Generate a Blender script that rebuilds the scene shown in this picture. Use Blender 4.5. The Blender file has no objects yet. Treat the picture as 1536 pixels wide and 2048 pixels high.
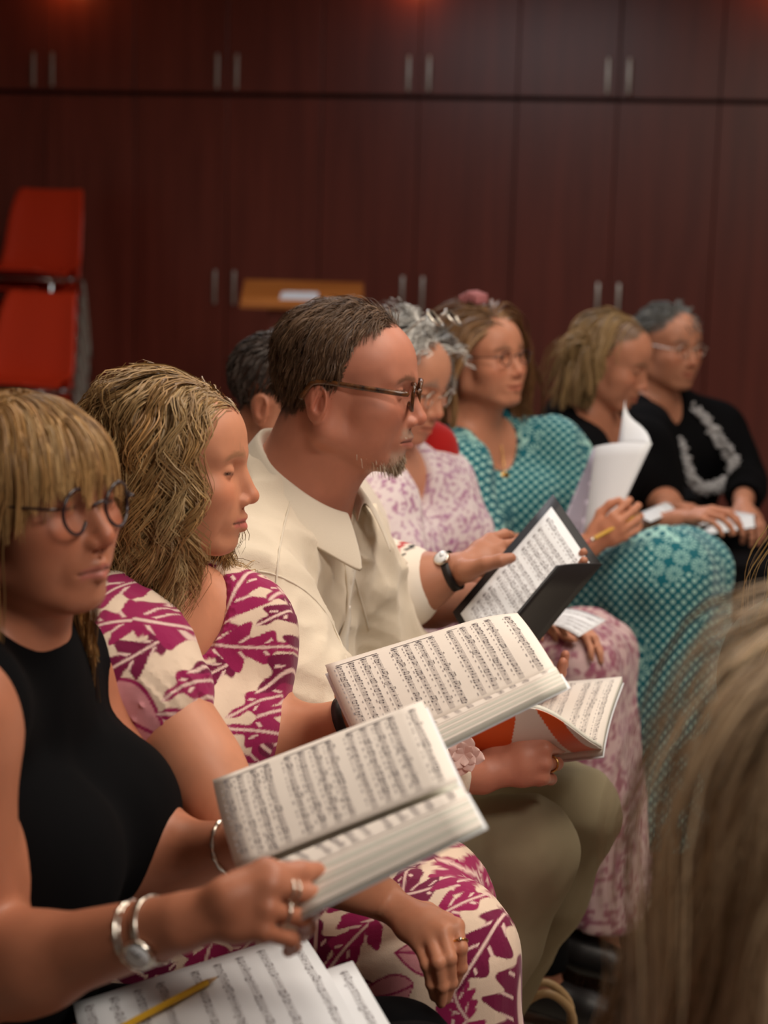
import bpy, bmesh, math, random
import numpy as np
random.seed(7)
SC = bpy.context.scene
# ------------------------------------------------------------------ camera, world, lights, exposure
FPX = 3500.0; PITCH = math.radians(9.2); ROLL = math.radians(1.6); EYE = np.array([0, 0, 1.52])
cf = np.array([0, math.cos(PITCH), -math.sin(PITCH)]); _u = np.array([0, math.sin(PITCH), math.cos(PITCH)]); _r = np.array([1.0, 0, 0])
cr = _r*math.cos(ROLL)+_u*math.sin(ROLL); cu = -_r*math.sin(ROLL)+_u*math.cos(ROLL)
def P(x, y, d): return EYE+d*(cf+cr*((x-768)/FPX)-cu*((y-1024)/FPX))     # a point of the room at distance d
import mathutils
def nearer(p, k): return EYE+k*(np.asarray(p, float)-EYE)
cam = bpy.data.cameras.new('camera'); cam_o = bpy.data.objects.new('camera', cam); SC.collection.objects.link(cam_o); SC.camera = cam_o
cam.sensor_fit = 'HORIZONTAL'; cam.sensor_width = 36; cam.lens = FPX/1536*36; cam.clip_start = .05
cam_o.matrix_world = mathutils.Matrix(((cr[0], cu[0], -cf[0], EYE[0]), (cr[1], cu[1], -cf[1], EYE[1]), (cr[2], cu[2], -cf[2], EYE[2]), (0, 0, 0, 1)))
cam.dof.use_dof = True; cam.dof.focus_distance = 2.3; cam.dof.aperture_fstop = 5.2
W = bpy.data.worlds.new('world'); SC.world = W; W.use_nodes = True; W.node_tree.nodes['Background'].inputs[0].default_value = (1, .9, .82, 1); W.node_tree.nodes['Background'].inputs[1].default_value = .075
SC.view_settings.view_transform = 'Standard'; SC.view_settings.look = 'None'; SC.view_settings.exposure = 0.0; SC.view_settings.gamma = 1.0; SC.view_settings.use_curve_mapping = False
def area(x, y, z, sx, sy, e, col, aim=None):
    l = bpy.data.lights.new('overhead_area_light', 'AREA'); l.shape = 'RECTANGLE'; l.size = sx; l.size_y = sy; l.energy = e; l.color = col
    o = bpy.data.objects.new('overhead_area_light', l); SC.collection.objects.link(o); o.location = (x, y, z)
    if aim is not None: o.rotation_euler = (mathutils.Vector(aim)-mathutils.Vector((x, y, z))).to_track_quat('-Z', 'Y').to_euler()
    return o
area(1.0, 2.3, 2.95, 1.2, 1.2, 44, (1, .87, .74))
area(-.6, 3.0, 2.95, 1.2, .6, 16, (1, .86, .72))
area(-.3, 5.7, 2.95, 1.6, .8, 40, (.96, .95, 1))
area(1.6, 4.6, 2.95, 1.2, .6, 18, (1, .9, .8))
area(1.4, .3, 2.95, 1.0, .8, 56, (1, .9, .8))  # added area light, placed to brighten the long-haired person at lower right
# ------------------------------------------------------------------ implicit-surface modelling helpers
f32 = np.float32
def V(*a): return np.array(a, dtype=float)
def nrm(v): v = np.asarray(v, float); return v / (np.linalg.norm(v) + 1e-12)
def axang(ax, deg):
    ax = nrm(ax); a = math.radians(deg); c, s = math.cos(a), math.sin(a); x, y, z = ax
    return np.array([[c+x*x*(1-c), x*y*(1-c)-z*s, x*z*(1-c)+y*s], [y*x*(1-c)+z*s, c+y*y*(1-c), y*z*(1-c)-x*s], [z*x*(1-c)-y*s, z*y*(1-c)+x*s, c+z*z*(1-c)]])
def frame_xz(x, z):                       # columns X (along x), Y, Z (near z)
    x = nrm(x); y = nrm(np.cross(z, x)); return np.stack([x, y, np.cross(x, y)], 1)
def yaw_pitch_roll(yaw, pitch, roll=0):   # X faces forward; pitch > 0 looks up; roll > 0 leans to own right
    return axang((0, 0, 1), yaw) @ axang((0, 1, 0), -pitch) @ axang((1, 0, 0), roll)
def axis(lo, hi, h, fine=None, hf=None):  # grid line positions, finer inside the `fine` ranges
    xs = [lo]
    while xs[-1] < hi:
        x = xs[-1]; s = h
        for a, b in (fine or []):
            if a - 1e-6 <= x < b: s = hf
            elif x < a: s = min(s, max(hf, (a - x) * .5)) if a - x < 2 * h else s
        xs.append(x + s)
    return np.array(xs)

class Field:
    def __init__(s, xs, ys, zs):
        s.ax = [np.asarray(a, f32) for a in (xs, ys, zs)]
        s.D = np.full(tuple(len(a) for a in s.ax), 1.0, f32); s.set(); s.inf = 0.0
    def set(s, R=None, t=None, sc=1.0):
        s.R = np.eye(3) if R is None else np.asarray(R, float); s.t = np.zeros(3) if t is None else np.asarray(t, float); s.sc = sc
    def w(s, p): return s.R @ (np.asarray(p, float) * s.sc) + s.t
    def _win(s, lo, hi, m):
        sl = []
        for i in range(3):
            a = max(0, int(np.searchsorted(s.ax[i], lo[i]-m))-1); b = min(len(s.ax[i]), int(np.searchsorted(s.ax[i], hi[i]+m))+1)
            if b - a < 1: return None
            sl.append(slice(a, b))
        return tuple(sl)
    def _grid(s, sl):
        return s.ax[0][sl[0]][:, None, None], s.ax[1][sl[1]][None, :, None], s.ax[2][sl[2]][None, None, :]
    def _put(s, sl, d, k, op):
        A = s.D[sl]; k = max(k, 1e-5)
        if op == 'u':
            h = np.maximum(k - np.abs(A - d), 0); s.D[sl] = np.minimum(A, d) - h*h*(.25/k)
        elif op == 's':
            d = -d; h = np.maximum(k - np.abs(A - d), 0); s.D[sl] = np.maximum(A, d) + h*h*(.25/k)
    def ell(s, c, r, k=.02, R=None, op='u', inf=None):
        inf = s.inf if inf is None else inf
        r = np.asarray(r, float) * s.sc + (inf if op == 'u' else 0); M = s.R if R is None else s.R @ R; c = s.w(c); k = k * s.sc
        e = np.sqrt(((M * r) ** 2).sum(1)); sl = s._win(c-e, c+e, max(k, .02)+.015)
        if sl is None: return
        X, Y, Z = s._grid(sl); X, Y, Z = X-f32(c[0]), Y-f32(c[1]), Z-f32(c[2]); q0 = 0; q1 = 0
        for i in range(3):
            q = X*f32(M[0, i]/r[i]) + Y*f32(M[1, i]/r[i]) + Z*f32(M[2, i]/r[i]); q2 = q*q; q0 = q0 + q2; q1 = q1 + q2*f32(1/r[i]**2)
        q0 = np.sqrt(q0); d = q0*(q0-1)/np.maximum(np.sqrt(q1), 1e-6)
        d = np.where(q0 < 1e-3, -min(r), d)
        s._put(sl, d.astype(f32), k, op)
    def cap(s, a, b, ra, rb=None, k=.02, op='u', inf=None, flat=None):   # tapered capsule; flat=(normal, factor) squashes it
        inf = s.inf if inf is None else inf
        rb = ra if rb is None else rb; a = s.w(a); b = s.w(b); ra = ra*s.sc + (inf if op == 'u' else 0); rb = rb*s.sc + (inf if op == 'u' else 0); k = k*s.sc; rm = max(ra, rb)
        sl = s._win(np.minimum(a, b)-rm, np.maximum(a, b)+rm, max(k, .02)+.015)
        if sl is None: return
        X, Y, Z = s._grid(sl); ab = b-a; L2 = max(float(ab@ab), 1e-10); X, Y, Z = X-f32(a[0]), Y-f32(a[1]), Z-f32(a[2])
        t = np.clip((X*f32(ab[0])+Y*f32(ab[1])+Z*f32(ab[2]))*f32(1/L2), 0, 1)
        X, Y, Z = X-t*f32(ab[0]), Y-t*f32(ab[1]), Z-t*f32(ab[2]); q = X*X+Y*Y+Z*Z
        if flat is not None:
            n = s.R @ nrm(flat[0]); u = X*f32(n[0])+Y*f32(n[1])+Z*f32(n[2]); q = q + u*u*f32(flat[1]**2-1)
        d = np.sqrt(q) - (f32(ra)+t*f32(rb-ra)); s._put(sl, d, k, op)
    def chain(s, pts, rs, k=.02, op='u', inf=None, flat=None):
        for i in range(len(pts)-1): s.cap(pts[i], pts[i+1], rs[i], rs[i+1], k, op, inf, flat)
    def half(s, p, n, k=.002):                  # keep the side the normal points away from
        n = nrm(s.R @ np.asarray(n, float)); p = s.w(p); X, Y, Z = s._grid((slice(None),)*3)
        d = (X-f32(p[0]))*f32(n[0])+(Y-f32(p[1]))*f32(n[1])+(Z-f32(p[2]))*f32(n[2]); A = s.D; h = np.maximum(k-np.abs(A-d), 0); s.D = (np.maximum(A, d)+h*h*(.25/k)).astype(f32)
    def warp(s, fn, band=.03):                  # add fn(points) to the field near the surface (folds, curls)
        idx = np.nonzero(np.abs(s.D) < band); p = np.stack([s.ax[i][idx[i]] for i in range(3)], 1); s.D[idx] += fn(p).astype(f32)
    def mesh(s):
        D = s.D; S = D < 0; nx, ny, nz = S.shape
        c = [S[a:nx-1+a, b:ny-1+b, e:nz-1+e] for a in (0, 1) for b in (0, 1) for e in (0, 1)]
        o = c[0].copy(); n = c[0].copy()
        for q in c[1:]: o |= q; n &= q
        act = o & ~n; I, J, K = np.nonzero(act); N = len(I)
        if N == 0: return np.zeros((0, 3)), np.zeros((0, 4), int)
        cid = np.full(act.shape, -1, np.int32); cid[I, J, K] = np.arange(N)
        off = [(a, b, e) for a in (0, 1) for b in (0, 1) for e in (0, 1)]
        val = np.stack([D[I+a, J+b, K+e] for a, b, e in off], 1); acc = np.zeros((N, 3)); cnt = np.zeros(N)
        for p in range(8):
            for ax_, st in ((0, 4), (1, 2), (2, 1)):
                if off[p][ax_] == 0:
                    q = p + st; m = (val[:, p] < 0) != (val[:, q] < 0); t = val[:, p]/np.where(m, val[:, p]-val[:, q], 1)
                    pos = np.tile(np.array(off[p], float), (N, 1)); pos[:, ax_] = t; acc[m] += pos[m]; cnt += m
        acc /= cnt[:, None]; out = np.zeros((N, 3))
        for ax_, ind in enumerate((I, J, K)):
            a = s.ax[ax_].astype(float); out[:, ax_] = a[ind] + acc[:, ax_]*(a[ind+1]-a[ind])
        quads = []
        for ax_ in range(3):
            A = [slice(1, -1)]*3; A[ax_] = slice(0, -1); B = list(A); B[ax_] = slice(1, None); A = tuple(A); B = tuple(B)
            x = S[A] != S[B]; i = list(np.nonzero(x)); flip = S[A][tuple(i)]
            for q in range(3):
                if q != ax_: i[q] = i[q]+1
            u, v = [q for q in range(3) if q != ax_]
            def at(du, dv):
                j = [z.copy() for z in i]; j[u] = j[u]+du; j[v] = j[v]+dv; return cid[j[0], j[1], j[2]]
            f = np.stack([at(-1, -1), at(0, -1), at(0, 0), at(-1, 0)], 1)
            if ax_ == 1: flip = ~flip
            f[~flip] = f[~flip][:, ::-1]; quads.append(f)
        Q_ = np.concatenate(quads); return out, Q_[(Q_ >= 0).all(1)]

def vnoise(p, scale, seed=0):               # smooth 3-D value noise in [-1, 1]
    q = np.asarray(p, float)*scale + 100.0 + seed*17.31; i = np.floor(q).astype(np.int64); f = q-i; f = f*f*(3-2*f); r = 0
    def h(a): n = (a[:, 0]*73856093) ^ (a[:, 1]*19349663) ^ (a[:, 2]*83492791) ^ (seed*7919+13); n = (n*(n*n*15731+789221)+1376312589) & 0x7fffffff; return n/1073741824.0-1.0
    for a in (0, 1):
        for b in (0, 1):
            for c in (0, 1):
                w = (f[:, 0] if a else 1-f[:, 0])*(f[:, 1] if b else 1-f[:, 1])*(f[:, 2] if c else 1-f[:, 2]); r = r + w*h(i+np.array([a, b, c]))
    return r
def sstep(a, b, x): t = np.clip((x-a)/(b-a), 0, 1); return t*t*(3-2*t)
def mixc(col, new, m): return col*(1-m[:, None]) + np.asarray(new)[None, :]*m[:, None]
def srgb(r, g, b):
    c = np.array([r, g, b])/255.0; return np.where(c <= .04045, c/12.92, ((c+.055)/1.055)**2.4)

def lighten(o, ratio):     # collapse the faces that flat areas do not need
    md = o.modifiers.new('collapse', 'DECIMATE'); md.ratio = ratio; dg = bpy.context.evaluated_depsgraph_get(); me = bpy.data.meshes.new_from_object(o.evaluated_get(dg), depsgraph=dg); o.modifiers.clear(); old = o.data; o.data = me; me.name = old.name; bpy.data.meshes.remove(old); return o
def link(name, data, parent=None):
    o = bpy.data.objects.new(name, data); bpy.context.scene.collection.objects.link(o)
    if parent is not None: o.parent = parent
    return o
def mesh_obj(name, verts, faces, mat, parent=None, col=None, smooth=True, uv=None):
    me = bpy.data.meshes.new(name); verts = np.asarray(verts, f32)
    if isinstance(faces, np.ndarray):
        n = faces.shape[1]; me.vertices.add(len(verts)); me.vertices.foreach_set('co', verts.ravel()); me.loops.add(faces.size); me.loops.foreach_set('vertex_index', faces.ravel().astype(np.int32))
        me.polygons.add(len(faces)); me.polygons.foreach_set('loop_start', np.arange(0, faces.size, n, dtype=np.int32)); me.polygons.foreach_set('loop_total', np.full(len(faces), n, np.int32)); me.update(calc_edges=True)
    else: me.from_pydata([tuple(v) for v in verts], [], faces)
    if smooth: me.polygons.foreach_set('use_smooth', np.ones(len(me.polygons), bool))
    if col is not None:
        a = me.color_attributes.new('col', 'FLOAT_COLOR', 'POINT'); c = np.ones((len(verts), 4), f32); c[:, :3] = col; a.data.foreach_set('color', c.ravel())
    if mat is not None: me.materials.append(mat)
    me.validate(); return link(name, me, parent)
HP = dict(jaw=1.0, nose=1.0, nose_up=0.0, chin=1.0, cheek=1.0, fat=0.0, male=0, lids=0.7, sc=1.0, ear=1, lip=1.0, neck=.058, mouth_smile=0.0)
def head_prims(F, p, R, t):
    """A head in its own frame: X forward, Y to its left, Z up, origin between the eyes' height and the ears."""
    q = dict(HP); q.update(p); F.set(R, t, .001*q['sc']); fat = q['fat']
    F.ell((-10, 0, 32), (96, 77, 77), 10); F.ell((37, 0, 30), (61, 66, 58), 25)
    F.ell((38, 0, -28), (52, 62+fat, 62), 20); F.ell((36, 0, -72), (50*q['jaw'], 46*q['jaw']+fat, 40), 20)
    F.ell((74, 0, -50), (24, 36, 26), 20); F.cap((40, 0, -92), (5, 0, -108), 22+fat, 34+fat, 25)
    for s in (1, -1):
        F.ell((50, s*42, -62), (28, 16+fat*.5, 30), 20)
        F.cap((-8, s*(54*q['jaw']+fat*.6), -66), (72, s*20, -102), 15+fat*.3, 13, 22)
        F.cap((-6, s*57, -15), (-8, s*(53*q['jaw']+fat*.5), -66), 20, 14, 20)
        F.ell((60, s*42, -30), (27, 21, 20*q['cheek']), 24)
        F.cap((89, s*8, 14), (70, s*46, 17), 8.5+2*q['male'], 8, 16)
    F.ell((77, 0, -100), (19*q['chin'], 20, 16), 16)
    F.ell((83, 0, -70), (17, 30, 22), 14)
    for s in (1, -1): F.ell((99, s*33, -3), (17, 17, 12), 12, op='s')
    F.ell((86, 0, -30), (17, 13, 27), 12)
    F.cap((89, 0, 4), (89+21*q['nose'], 0, -35+q['nose_up']), 7.5, 8.5, 10)
    F.ell((89+20*q['nose'], 0, -39+q['nose_up']), (10.5, 9.5, 9), 7)
    for s in (1, -1):
        F.ell((90+9*q['nose'], s*11.5, -44+q['nose_up']*.7), (11, 6.5, 7.5), 5)
        F.ell((90+12*q['nose'], s*6.5, -52+q['nose_up']), (6, 3.2, 3.5), 3, op='s')
        F.ell((77, s*32, -3), (13.5, 14.5, 13), 3)                       # lidded eyeball
        F.cap((88.5, s*20, -5), (83, s*45, -5), 1.6, 1.4, 1.5, op='s') if q['lids'] > .5 else F.ell((92, s*32, -3), (6, 10.5, 4.6), 2, op='s')
    L = q['lip']; sm = q['mouth_smile']*6
    for s in (1, -1):
        F.cap((102.5, s*4, -66), (88, s*24, -72+sm), 4.6*L, 2.2, 5); F.cap((101.5, 0, -79), (87, s*21, -73.5+sm), 5.4*L, 2.4, 5)
        F.cap((108, 0, -72), (92, s*26, -72.8+sm), 1.7, 1.2, 2, op='s')
    F.cap((93, 0, -56), (99, 0, -62), 2.0, 2.0, 5, op='s')
    if q['ear']:
        for s in (1, -1):
            E = axang((0, 0, 1), s*28); c = V(-24, s*76, -26)
            F.ell(c, (18, 6.5, 29), 5, R=E); F.ell(c+V(-3, 0, 8), (19, 6, 19), 4, R=E)
            F.ell(c+V(4, s*7, 4), (10, 6, 18), 4, R=E, op='s'); F.cap(c+V(2, s*2, 18), c+V(-6, s*3, -8), 2.6, 2.2, 3)
            F.cap(c+V(9, s*1, -6), c+V(9, s*1, 2), 4.2, 4, 4)
    F.set()
def skin_colors(v, R, t, p, base, lipc=None, browc=None, stubble=None, scalpc=None, scalpf=None):
    q = dict(HP); q.update(p); l = (np.asarray(v)-t) @ R / (.001*q['sc']); x, y, z = l.T; ay = np.abs(y); c = np.tile(np.asarray(base, float), (len(v), 1))
    near = (np.abs(z) < 150) & (np.abs(x) < 150)
    c *= (1+.05*vnoise(v, 60, 3)+.05*vnoise(v, 230, 4))[:, None]
    red = base*np.array([1.08, .78, .74])
    c = mixc(c, red, .6*np.exp(-((x-72)**2/900+(ay-42)**2/380+(z+32)**2/420))); c = mixc(c, red, .7*np.exp(-((x-112)**2/260+ay**2/160+(z+42)**2/160)))
    c = mixc(c, red*.95, .55*np.exp(-((ay-80)**2/90+(x+24)**2/500+(z+26)**2/900)))
    lip = lipc if lipc is not None else base*np.array([.85, .5, .5]); sm = q['mouth_smile']*6
    zm = -72+sm*np.clip(ay/24, 0, 1); m = (x > 80)*(sstep(26, 20, ay))*sstep(8.5, 6.5, np.abs(z-zm+.8)+ay*.12)
    c = mixc(c, lip, .75*m); c = mixc(c, base*.25, .8*(x > 80)*(ay < 25)*sstep(1.6, .6, np.abs(z-zm)))
    br = browc if browc is not None else base*.35
    zb = 17+3*np.sin(np.clip((ay-12)/38, 0, 1)*3.0)-np.clip(ay-38, 0, 20)*.35
    m = (x > 45)*sstep(10, 15, ay)*sstep(54, 46, ay)*sstep(5, 2.2, np.abs(z-zb)); c = mixc(c, br, .75*m)
    zl = -5.5 if q['lids'] > .5 else 1.2
    m = (x > 68)*sstep(17, 20, ay)*sstep(49, 45, ay)*sstep(2.4, 1.0, np.abs(z-(zl+.002*(ay-32)**2))); c = mixc(c, V(.02, .014, .012), .85*m)
    if stubble is not None: c = stubble(c, x, y, z, v)
    if scalpc is not None: c = mixc(c, scalpc, ((scalpf or scalp_default)(x+9, y, z-7) & near & (x < 58)).astype(float)*.9)
    return np.where(near[:, None], c, c)
# ------------------------------------------------------------------ bodies: every figure is one field of limbs, torso, neck, head and hands
def hand_pts(wrist, X, N, side, curls, k=1.0, spread=1.0, thumb=None):
    """Joint positions of a hand: X towards the knuckles, N out of its back, side=+1 right hand, -1 left hand; curls in degrees per finger."""
    R = frame_xz(X, N); out = []
    kn = ((.088, .027, 0), (.092, .008, .003), (.086, -.011, .001), (.078, -.028, -.004)); ln = ((.043, .026, .021), (.047, .030, .022), (.043, .028, .022), (.034, .021, .019))
    for i in range(4):
        p = V(kn[i][0], kn[i][1]*side, kn[i][2])*k; a = 0; pts = [p]; sp = (6, 1, -4, -10)[i]*side*spread
        for j in range(3):
            a += curls[i][j]; d = axang((0, 0, 1), sp) @ V(math.cos(math.radians(a)), 0, -math.sin(math.radians(a))); p = p+d*ln[i][j]*k; pts.append(p)
        out.append([R @ q+wrist for q in pts])
    if thumb is None: thumb = ((.028, .022, -.012), (.060, .046, -.022), (.090, .050, -.026), (.112, .046, -.028))
    out.append([R @ (V(q[0], q[1]*side, q[2])*k)+wrist for q in thumb]); return out, R
def hand_prims(F, wrist, fingers, R=None, k=1.0, back=None):
    for i, f in enumerate(fingers[:4]):
        r = (.0098, .0100, .0095, .0085)[i]*k
        F.cap(wrist, f[0], .016*k, r*1.12, .012)
    for a, b in ((0, 1), (1, 2), (2, 3)): F.cap((wrist+fingers[a][0]*2)/3, (fingers[b][0]*2+wrist)/3, .0115*k, .0115*k, .012)
    for i, f in enumerate(fingers[:4]):
        r = (.0092, .0095, .0090, .0078)[i]*k
        for j in range(3):
            F.cap(f[j], f[j+1], r*(1-.09*j), r*(.93-.09*j), .0035)
            if j: F.ell(f[j], V(1, 1, 1)*r*(1.06-.09*j), .003)
    t = fingers[4]; F.cap(wrist, t[0], .017*k, .0145*k, .014); F.cap(t[0], t[1], .0155*k, .0115*k, .014); F.cap(t[1], t[2], .0112*k, .0104*k, .005); F.cap(t[2], t[3], .0104*k, .0082*k, .004)
def lerp(a, b, t): return np.asarray(a, float)*(1-t)+np.asarray(b, float)*t
class Body:
    def __init__(s, **k):
        s.w = 1.0; s.bust = 0; s.belly = 0; s.armr = 1.0; s.legr = 1.0; s.hp = {}; s.hands = {}; s.__dict__.update(k)
        s.Z = nrm(s.neck-s.pel); f = V(math.cos(math.radians(s.yaw)), math.sin(math.radians(s.yaw)), 0); s.X = nrm(f-s.Z*(f@s.Z)); s.Y = np.cross(s.Z, s.X); s.B = np.stack([s.X, s.Y, s.Z], 1); s.H = np.linalg.norm(s.neck-s.pel)
        s.hR, s.ht = s.head
        for n, sg in (('R', -1), ('L', 1)):
            if not hasattr(s, 'hip'+n): setattr(s, 'hip'+n, s.pel+s.Y*sg*.09*s.w+s.X*.02-V(0, 0, .01))
    def at(s, z, x=0, y=0): return s.pel+s.Z*(s.H*z)+s.X*x+s.Y*y
    def torso(s, F):
        w = s.w; B = s.B
        F.ell(s.at(.0), (.125, .175*w, .115), .06, R=B); F.ell(s.at(.33, .02+s.belly*.4), (.115+s.belly, .145*w+s.belly*.5, .14), .06, R=B)
        F.ell(s.at(.60), (.12, .150*w, .17), .06, R=B); F.ell(s.at(.80, -.005), (.09, .150*w, .10), .06, R=B)
        for sh, sg in ((s.shR, -1), (s.shL, 1)):
            F.cap(s.at(.98, -.01, sg*.03), lerp(s.at(.98), sh, .8), .047, .047, .06); F.cap(s.at(.85, .03, sg*.04), lerp(s.at(.9), sh, .85), .05, .05, .06)
            if s.bust: F.ell(s.at(.60, .085+.02*s.bust, sg*.075*w), (.075*s.bust, .078*s.bust, .078*s.bust), .04, R=B)
    def neckhead(s, F):
        q = dict(HP); q.update(s.hp); sc = q['sc']; nb = s.hR @ (V(-.030, 0, -.055)*sc)+s.ht
        F.cap(s.at(.96, .0), nb, q['neck']*1.05, q['neck']*.93, .05); F.cap(s.at(.90, .045), s.hR @ (V(.005, 0, -.095)*sc)+s.ht, .045, .042, .05)
        head_prims(F, s.hp, s.hR, s.ht)
    def neckbase(s, F, f=.35):
        q = dict(HP); q.update(s.hp); nb = s.hR @ (V(-.030, 0, -.055)*q['sc'])+s.ht; a = s.at(.96); F.cap(a, lerp(a, nb, f), q['neck']*1.05, q['neck'], .05); a = s.at(.90, .045); F.cap(a, lerp(a, s.hR @ (V(.005, 0, -.095)*q['sc'])+s.ht, f), .045, .044, .05)
    def arm(s, F, n, upto=1.0, start=0.0):
        sh, el, wr = (getattr(s, q+n) for q in ('sh', 'el', 'wr')); r = s.armr
        F.cap(lerp(sh, el, start), lerp(sh, el, min(upto, 1)), .052*r, .043*r, .05); F.cap(lerp(sh, el, .15), lerp(sh, el, .6), .053*r, .046*r, .04) if start == 0 and upto >= .6 else None
        if upto >= 1: F.cap(el, lerp(el, wr, .35), .042*r, .042*r, .03); F.cap(lerp(el, wr, .3), wr, .042*r, .0265*(.5+.5*r), .03)
    def leg(s, F, n, upto=1.0):
        hp, kn, an = (getattr(s, q+n) for q in ('hip', 'kn', 'an')); r = s.legr
        F.cap(hp, kn, .092*r, .064*r, .05)
        if upto >= 1: F.cap(kn, lerp(kn, an, .3), .060*r, .062*r, .03); F.cap(lerp(kn, an, .3), an, .060*r, .038, .03)
    def foot(s, F, n, d=None):
        an = getattr(s, 'an'+n); d = nrm(d if d is not None else s.X*V(1, 1, 0)); F.cap(an-V(0, 0, .03)-d*.03, an+d*.15-V(0, 0, .055), .034, .022, .02); F.cap(an+d*.1-V(0, 0, .05), an+d*.165-V(0, 0, .058), .030, .020, .02)
    def skin(s, parent, mat, base, h=.0045, hf=.0022, legs=True, extra=None, color=None, fine=None, **kw):
        """One continuous mesh: torso, neck, head, arms, hands and legs."""
        pts = [s.pel, s.neck, s.ht, s.shR, s.shL, s.elR, s.elL, s.wrR, s.wrL]+[s.knR, s.knL, s.anR, s.anL]*legs+[p for hd in s.hands.values() for f in hd[0] for p in f]
        pts = np.array(pts); lo = pts.min(0)-.16; hi = pts.max(0)+.16; lo[2] = max(lo[2], -.02) if legs else s.pel[2]-.13
        fr = [[], [], []]; S = .135*dict(HP, **s.hp)['sc']
        for a in range(3):
            fr[a].append((s.ht[a]-S, s.ht[a]+S))
            for nm, hd in s.hands.items():
                q = np.array([p for f in hd[0] for p in f]); fr[a].append((q[:, a].min()-.015, q[:, a].max()+.015)) if hd[1] else None
        ax = [axis(lo[a], hi[a], h, sorted(fr[a]), hf) for a in range(3)]
        F = Field(*ax); s.torso(F)
        for n in 'RL':
            s.arm(F, n); getattr(s, 'kn'+n, None) is not None and (s.leg(F, n, 1 if legs else .5), legs and s.foot(F, n))
            if n in s.hands: hand_prims(F, getattr(s, 'wr'+n), s.hands[n][0], k=s.hands[n][2] if len(s.hands[n]) > 2 else 1)
        s.neckhead(F)
        if extra: extra(F)
        v, q = F.mesh(); c = skin_colors(v, s.hR, s.ht, s.hp, base, **kw)
        if color: c = color(v, c)
        return lighten(mesh_obj('body', v, q, mat, parent, c), .2)
def cloth(name, parent, mat, box, h, build, color, warp=None, sub=0, fine=None):
    """A garment grown as its own field around the body inside it."""
    F = Field(*[axis(box[0][a], box[1][a], h) for a in range(3)]); build(F)
    if warp: F.warp(warp)
    v, q = F.mesh()
    for _ in range(sub):
        if fine is None: v, q = split_quads(v, q)
        else:
            m = fine(v[q].mean(1)); v2, q2 = split_quads(v, q[m]); q = np.concatenate([q[~m], q2]); v = v2
    o = mesh_obj(name, v, q, mat, parent, color(v) if callable(color) else np.tile(color, (len(v), 1)))
    return o if callable(color) else lighten(o, .4)
def split_quads(v, q):
    e = np.stack([np.stack([q[:, i], q[:, (i+1) % 4]], 1) for i in range(4)], 1); es = np.sort(e.reshape(-1, 2), 1); key = es[:, 0].astype(np.int64)*len(v)+es[:, 1]; u, inv = np.unique(key, return_inverse=True)
    mid = (v[u//len(v)]+v[u % len(v)])/2; n = len(v); m = inv.reshape(-1, 4)+n; c = np.arange(len(q))+n+len(u); V2 = np.concatenate([v, mid, v[q].mean(1)])
    return V2, np.concatenate([np.stack([q[:, i], m[:, i], c, m[:, (i+3) % 4]], 1) for i in range(4)])
# ------------------------------------------------------------------ hair: strands grown from the scalp, falling over head and shoulders
def scalp_default(x, y, z):
    ay = np.abs(y); front = (x > 20) & (z > 46+.30*(x-20)-.004*ay*ay)
    side = (x <= 20) & (x > -30) & (z > np.interp(x, [-30, -5, 10, 20], [12, 22, 30, 50]))
    back = (x <= -30) & (z > np.interp(x, [-110, -70, -30], [-62, -58, 2]))
    return front | side | back
def scalp_points(n, rng, cond, off=2.5):
    out = []; tot = 0
    while tot < n:
        d = rng.normal(size=(n*2, 3)); d /= np.linalg.norm(d, axis=1)[:, None]; best = np.zeros(len(d))
        for c, r in (((-10, 0, 32), (96, 77, 77)), ((37, 0, 30), (61, 66, 58))):
            o = (V(-10, 0, 32)-V(*c))/V(*r); e = d/V(*r); A = (e*e).sum(1); Bq = (e*o).sum(1); Cq = (o*o).sum()-1; disc = Bq*Bq-A*Cq; t = np.where(disc > 0, (-Bq+np.sqrt(np.maximum(disc, 0)))/A, 0); best = np.maximum(best, t)
        p = V(-10, 0, 32)+d*(best+off)[:, None]; m = cond(*p.T); out.append(p[m]); tot += m.sum()
    return np.concatenate(out)[:n]
def comb(pts, dirs, lift):     # lay a combing direction onto the scalp, lifted a little off it
    n = (pts-V(-10, 0, 32))/V(96, 77, 77)**2; n /= np.linalg.norm(n, axis=1)[:, None]; d = np.broadcast_to(np.asarray(dirs, float), pts.shape); d = d-n*(d*n).sum(1)[:, None]; d = d/(np.linalg.norm(d, axis=1)[:, None]+1e-6)
    return d+n*np.reshape(lift, (-1, 1))
def grow(roots, d0, L, n, coll, rng, grav=.25, rand=.05, gfun=None):
    N = len(roots); Pn = np.zeros((N, n+1, 3)); p = roots.copy(); d = d0/np.linalg.norm(d0, axis=1)[:, None]; Pn[:, 0] = p; st = (L/n)[:, None]; g = np.array([0, 0, -1.0])
    for k in range(n):
        d = d+g*(grav if gfun is None else gfun(k/n))+rng.normal(size=(N, 3))*rand; d /= np.linalg.norm(d, axis=1)[:, None]; q = p+d*st
        for c, R, r, lay in coll:
            l = (q-c) @ R; rr = np.asarray(r)[None, :]+(lay*min(1, (k+1)/n*3.0))[:, None]; k0 = np.sqrt(((l/rr)**2).sum(1)); m = k0 < 1
            q[m] = (l[m]/k0[m][:, None]) @ R.T+c
        d2 = q-p; ln = np.linalg.norm(d2, axis=1)[:, None]; d = d2/np.maximum(ln, 1e-6); q = p+d*st; p = q; Pn[:, k+1] = p
    return Pn
def clear_face(Pn, R, t, sc, x0=60, z1=48, w=120):   # no strand may hang in front of the face
    l = (Pn-t) @ R/(.001*sc); return ~((l[..., 0] > x0) & (l[..., 2] < z1) & (np.abs(l[..., 1]) < w)).any(1)
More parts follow.
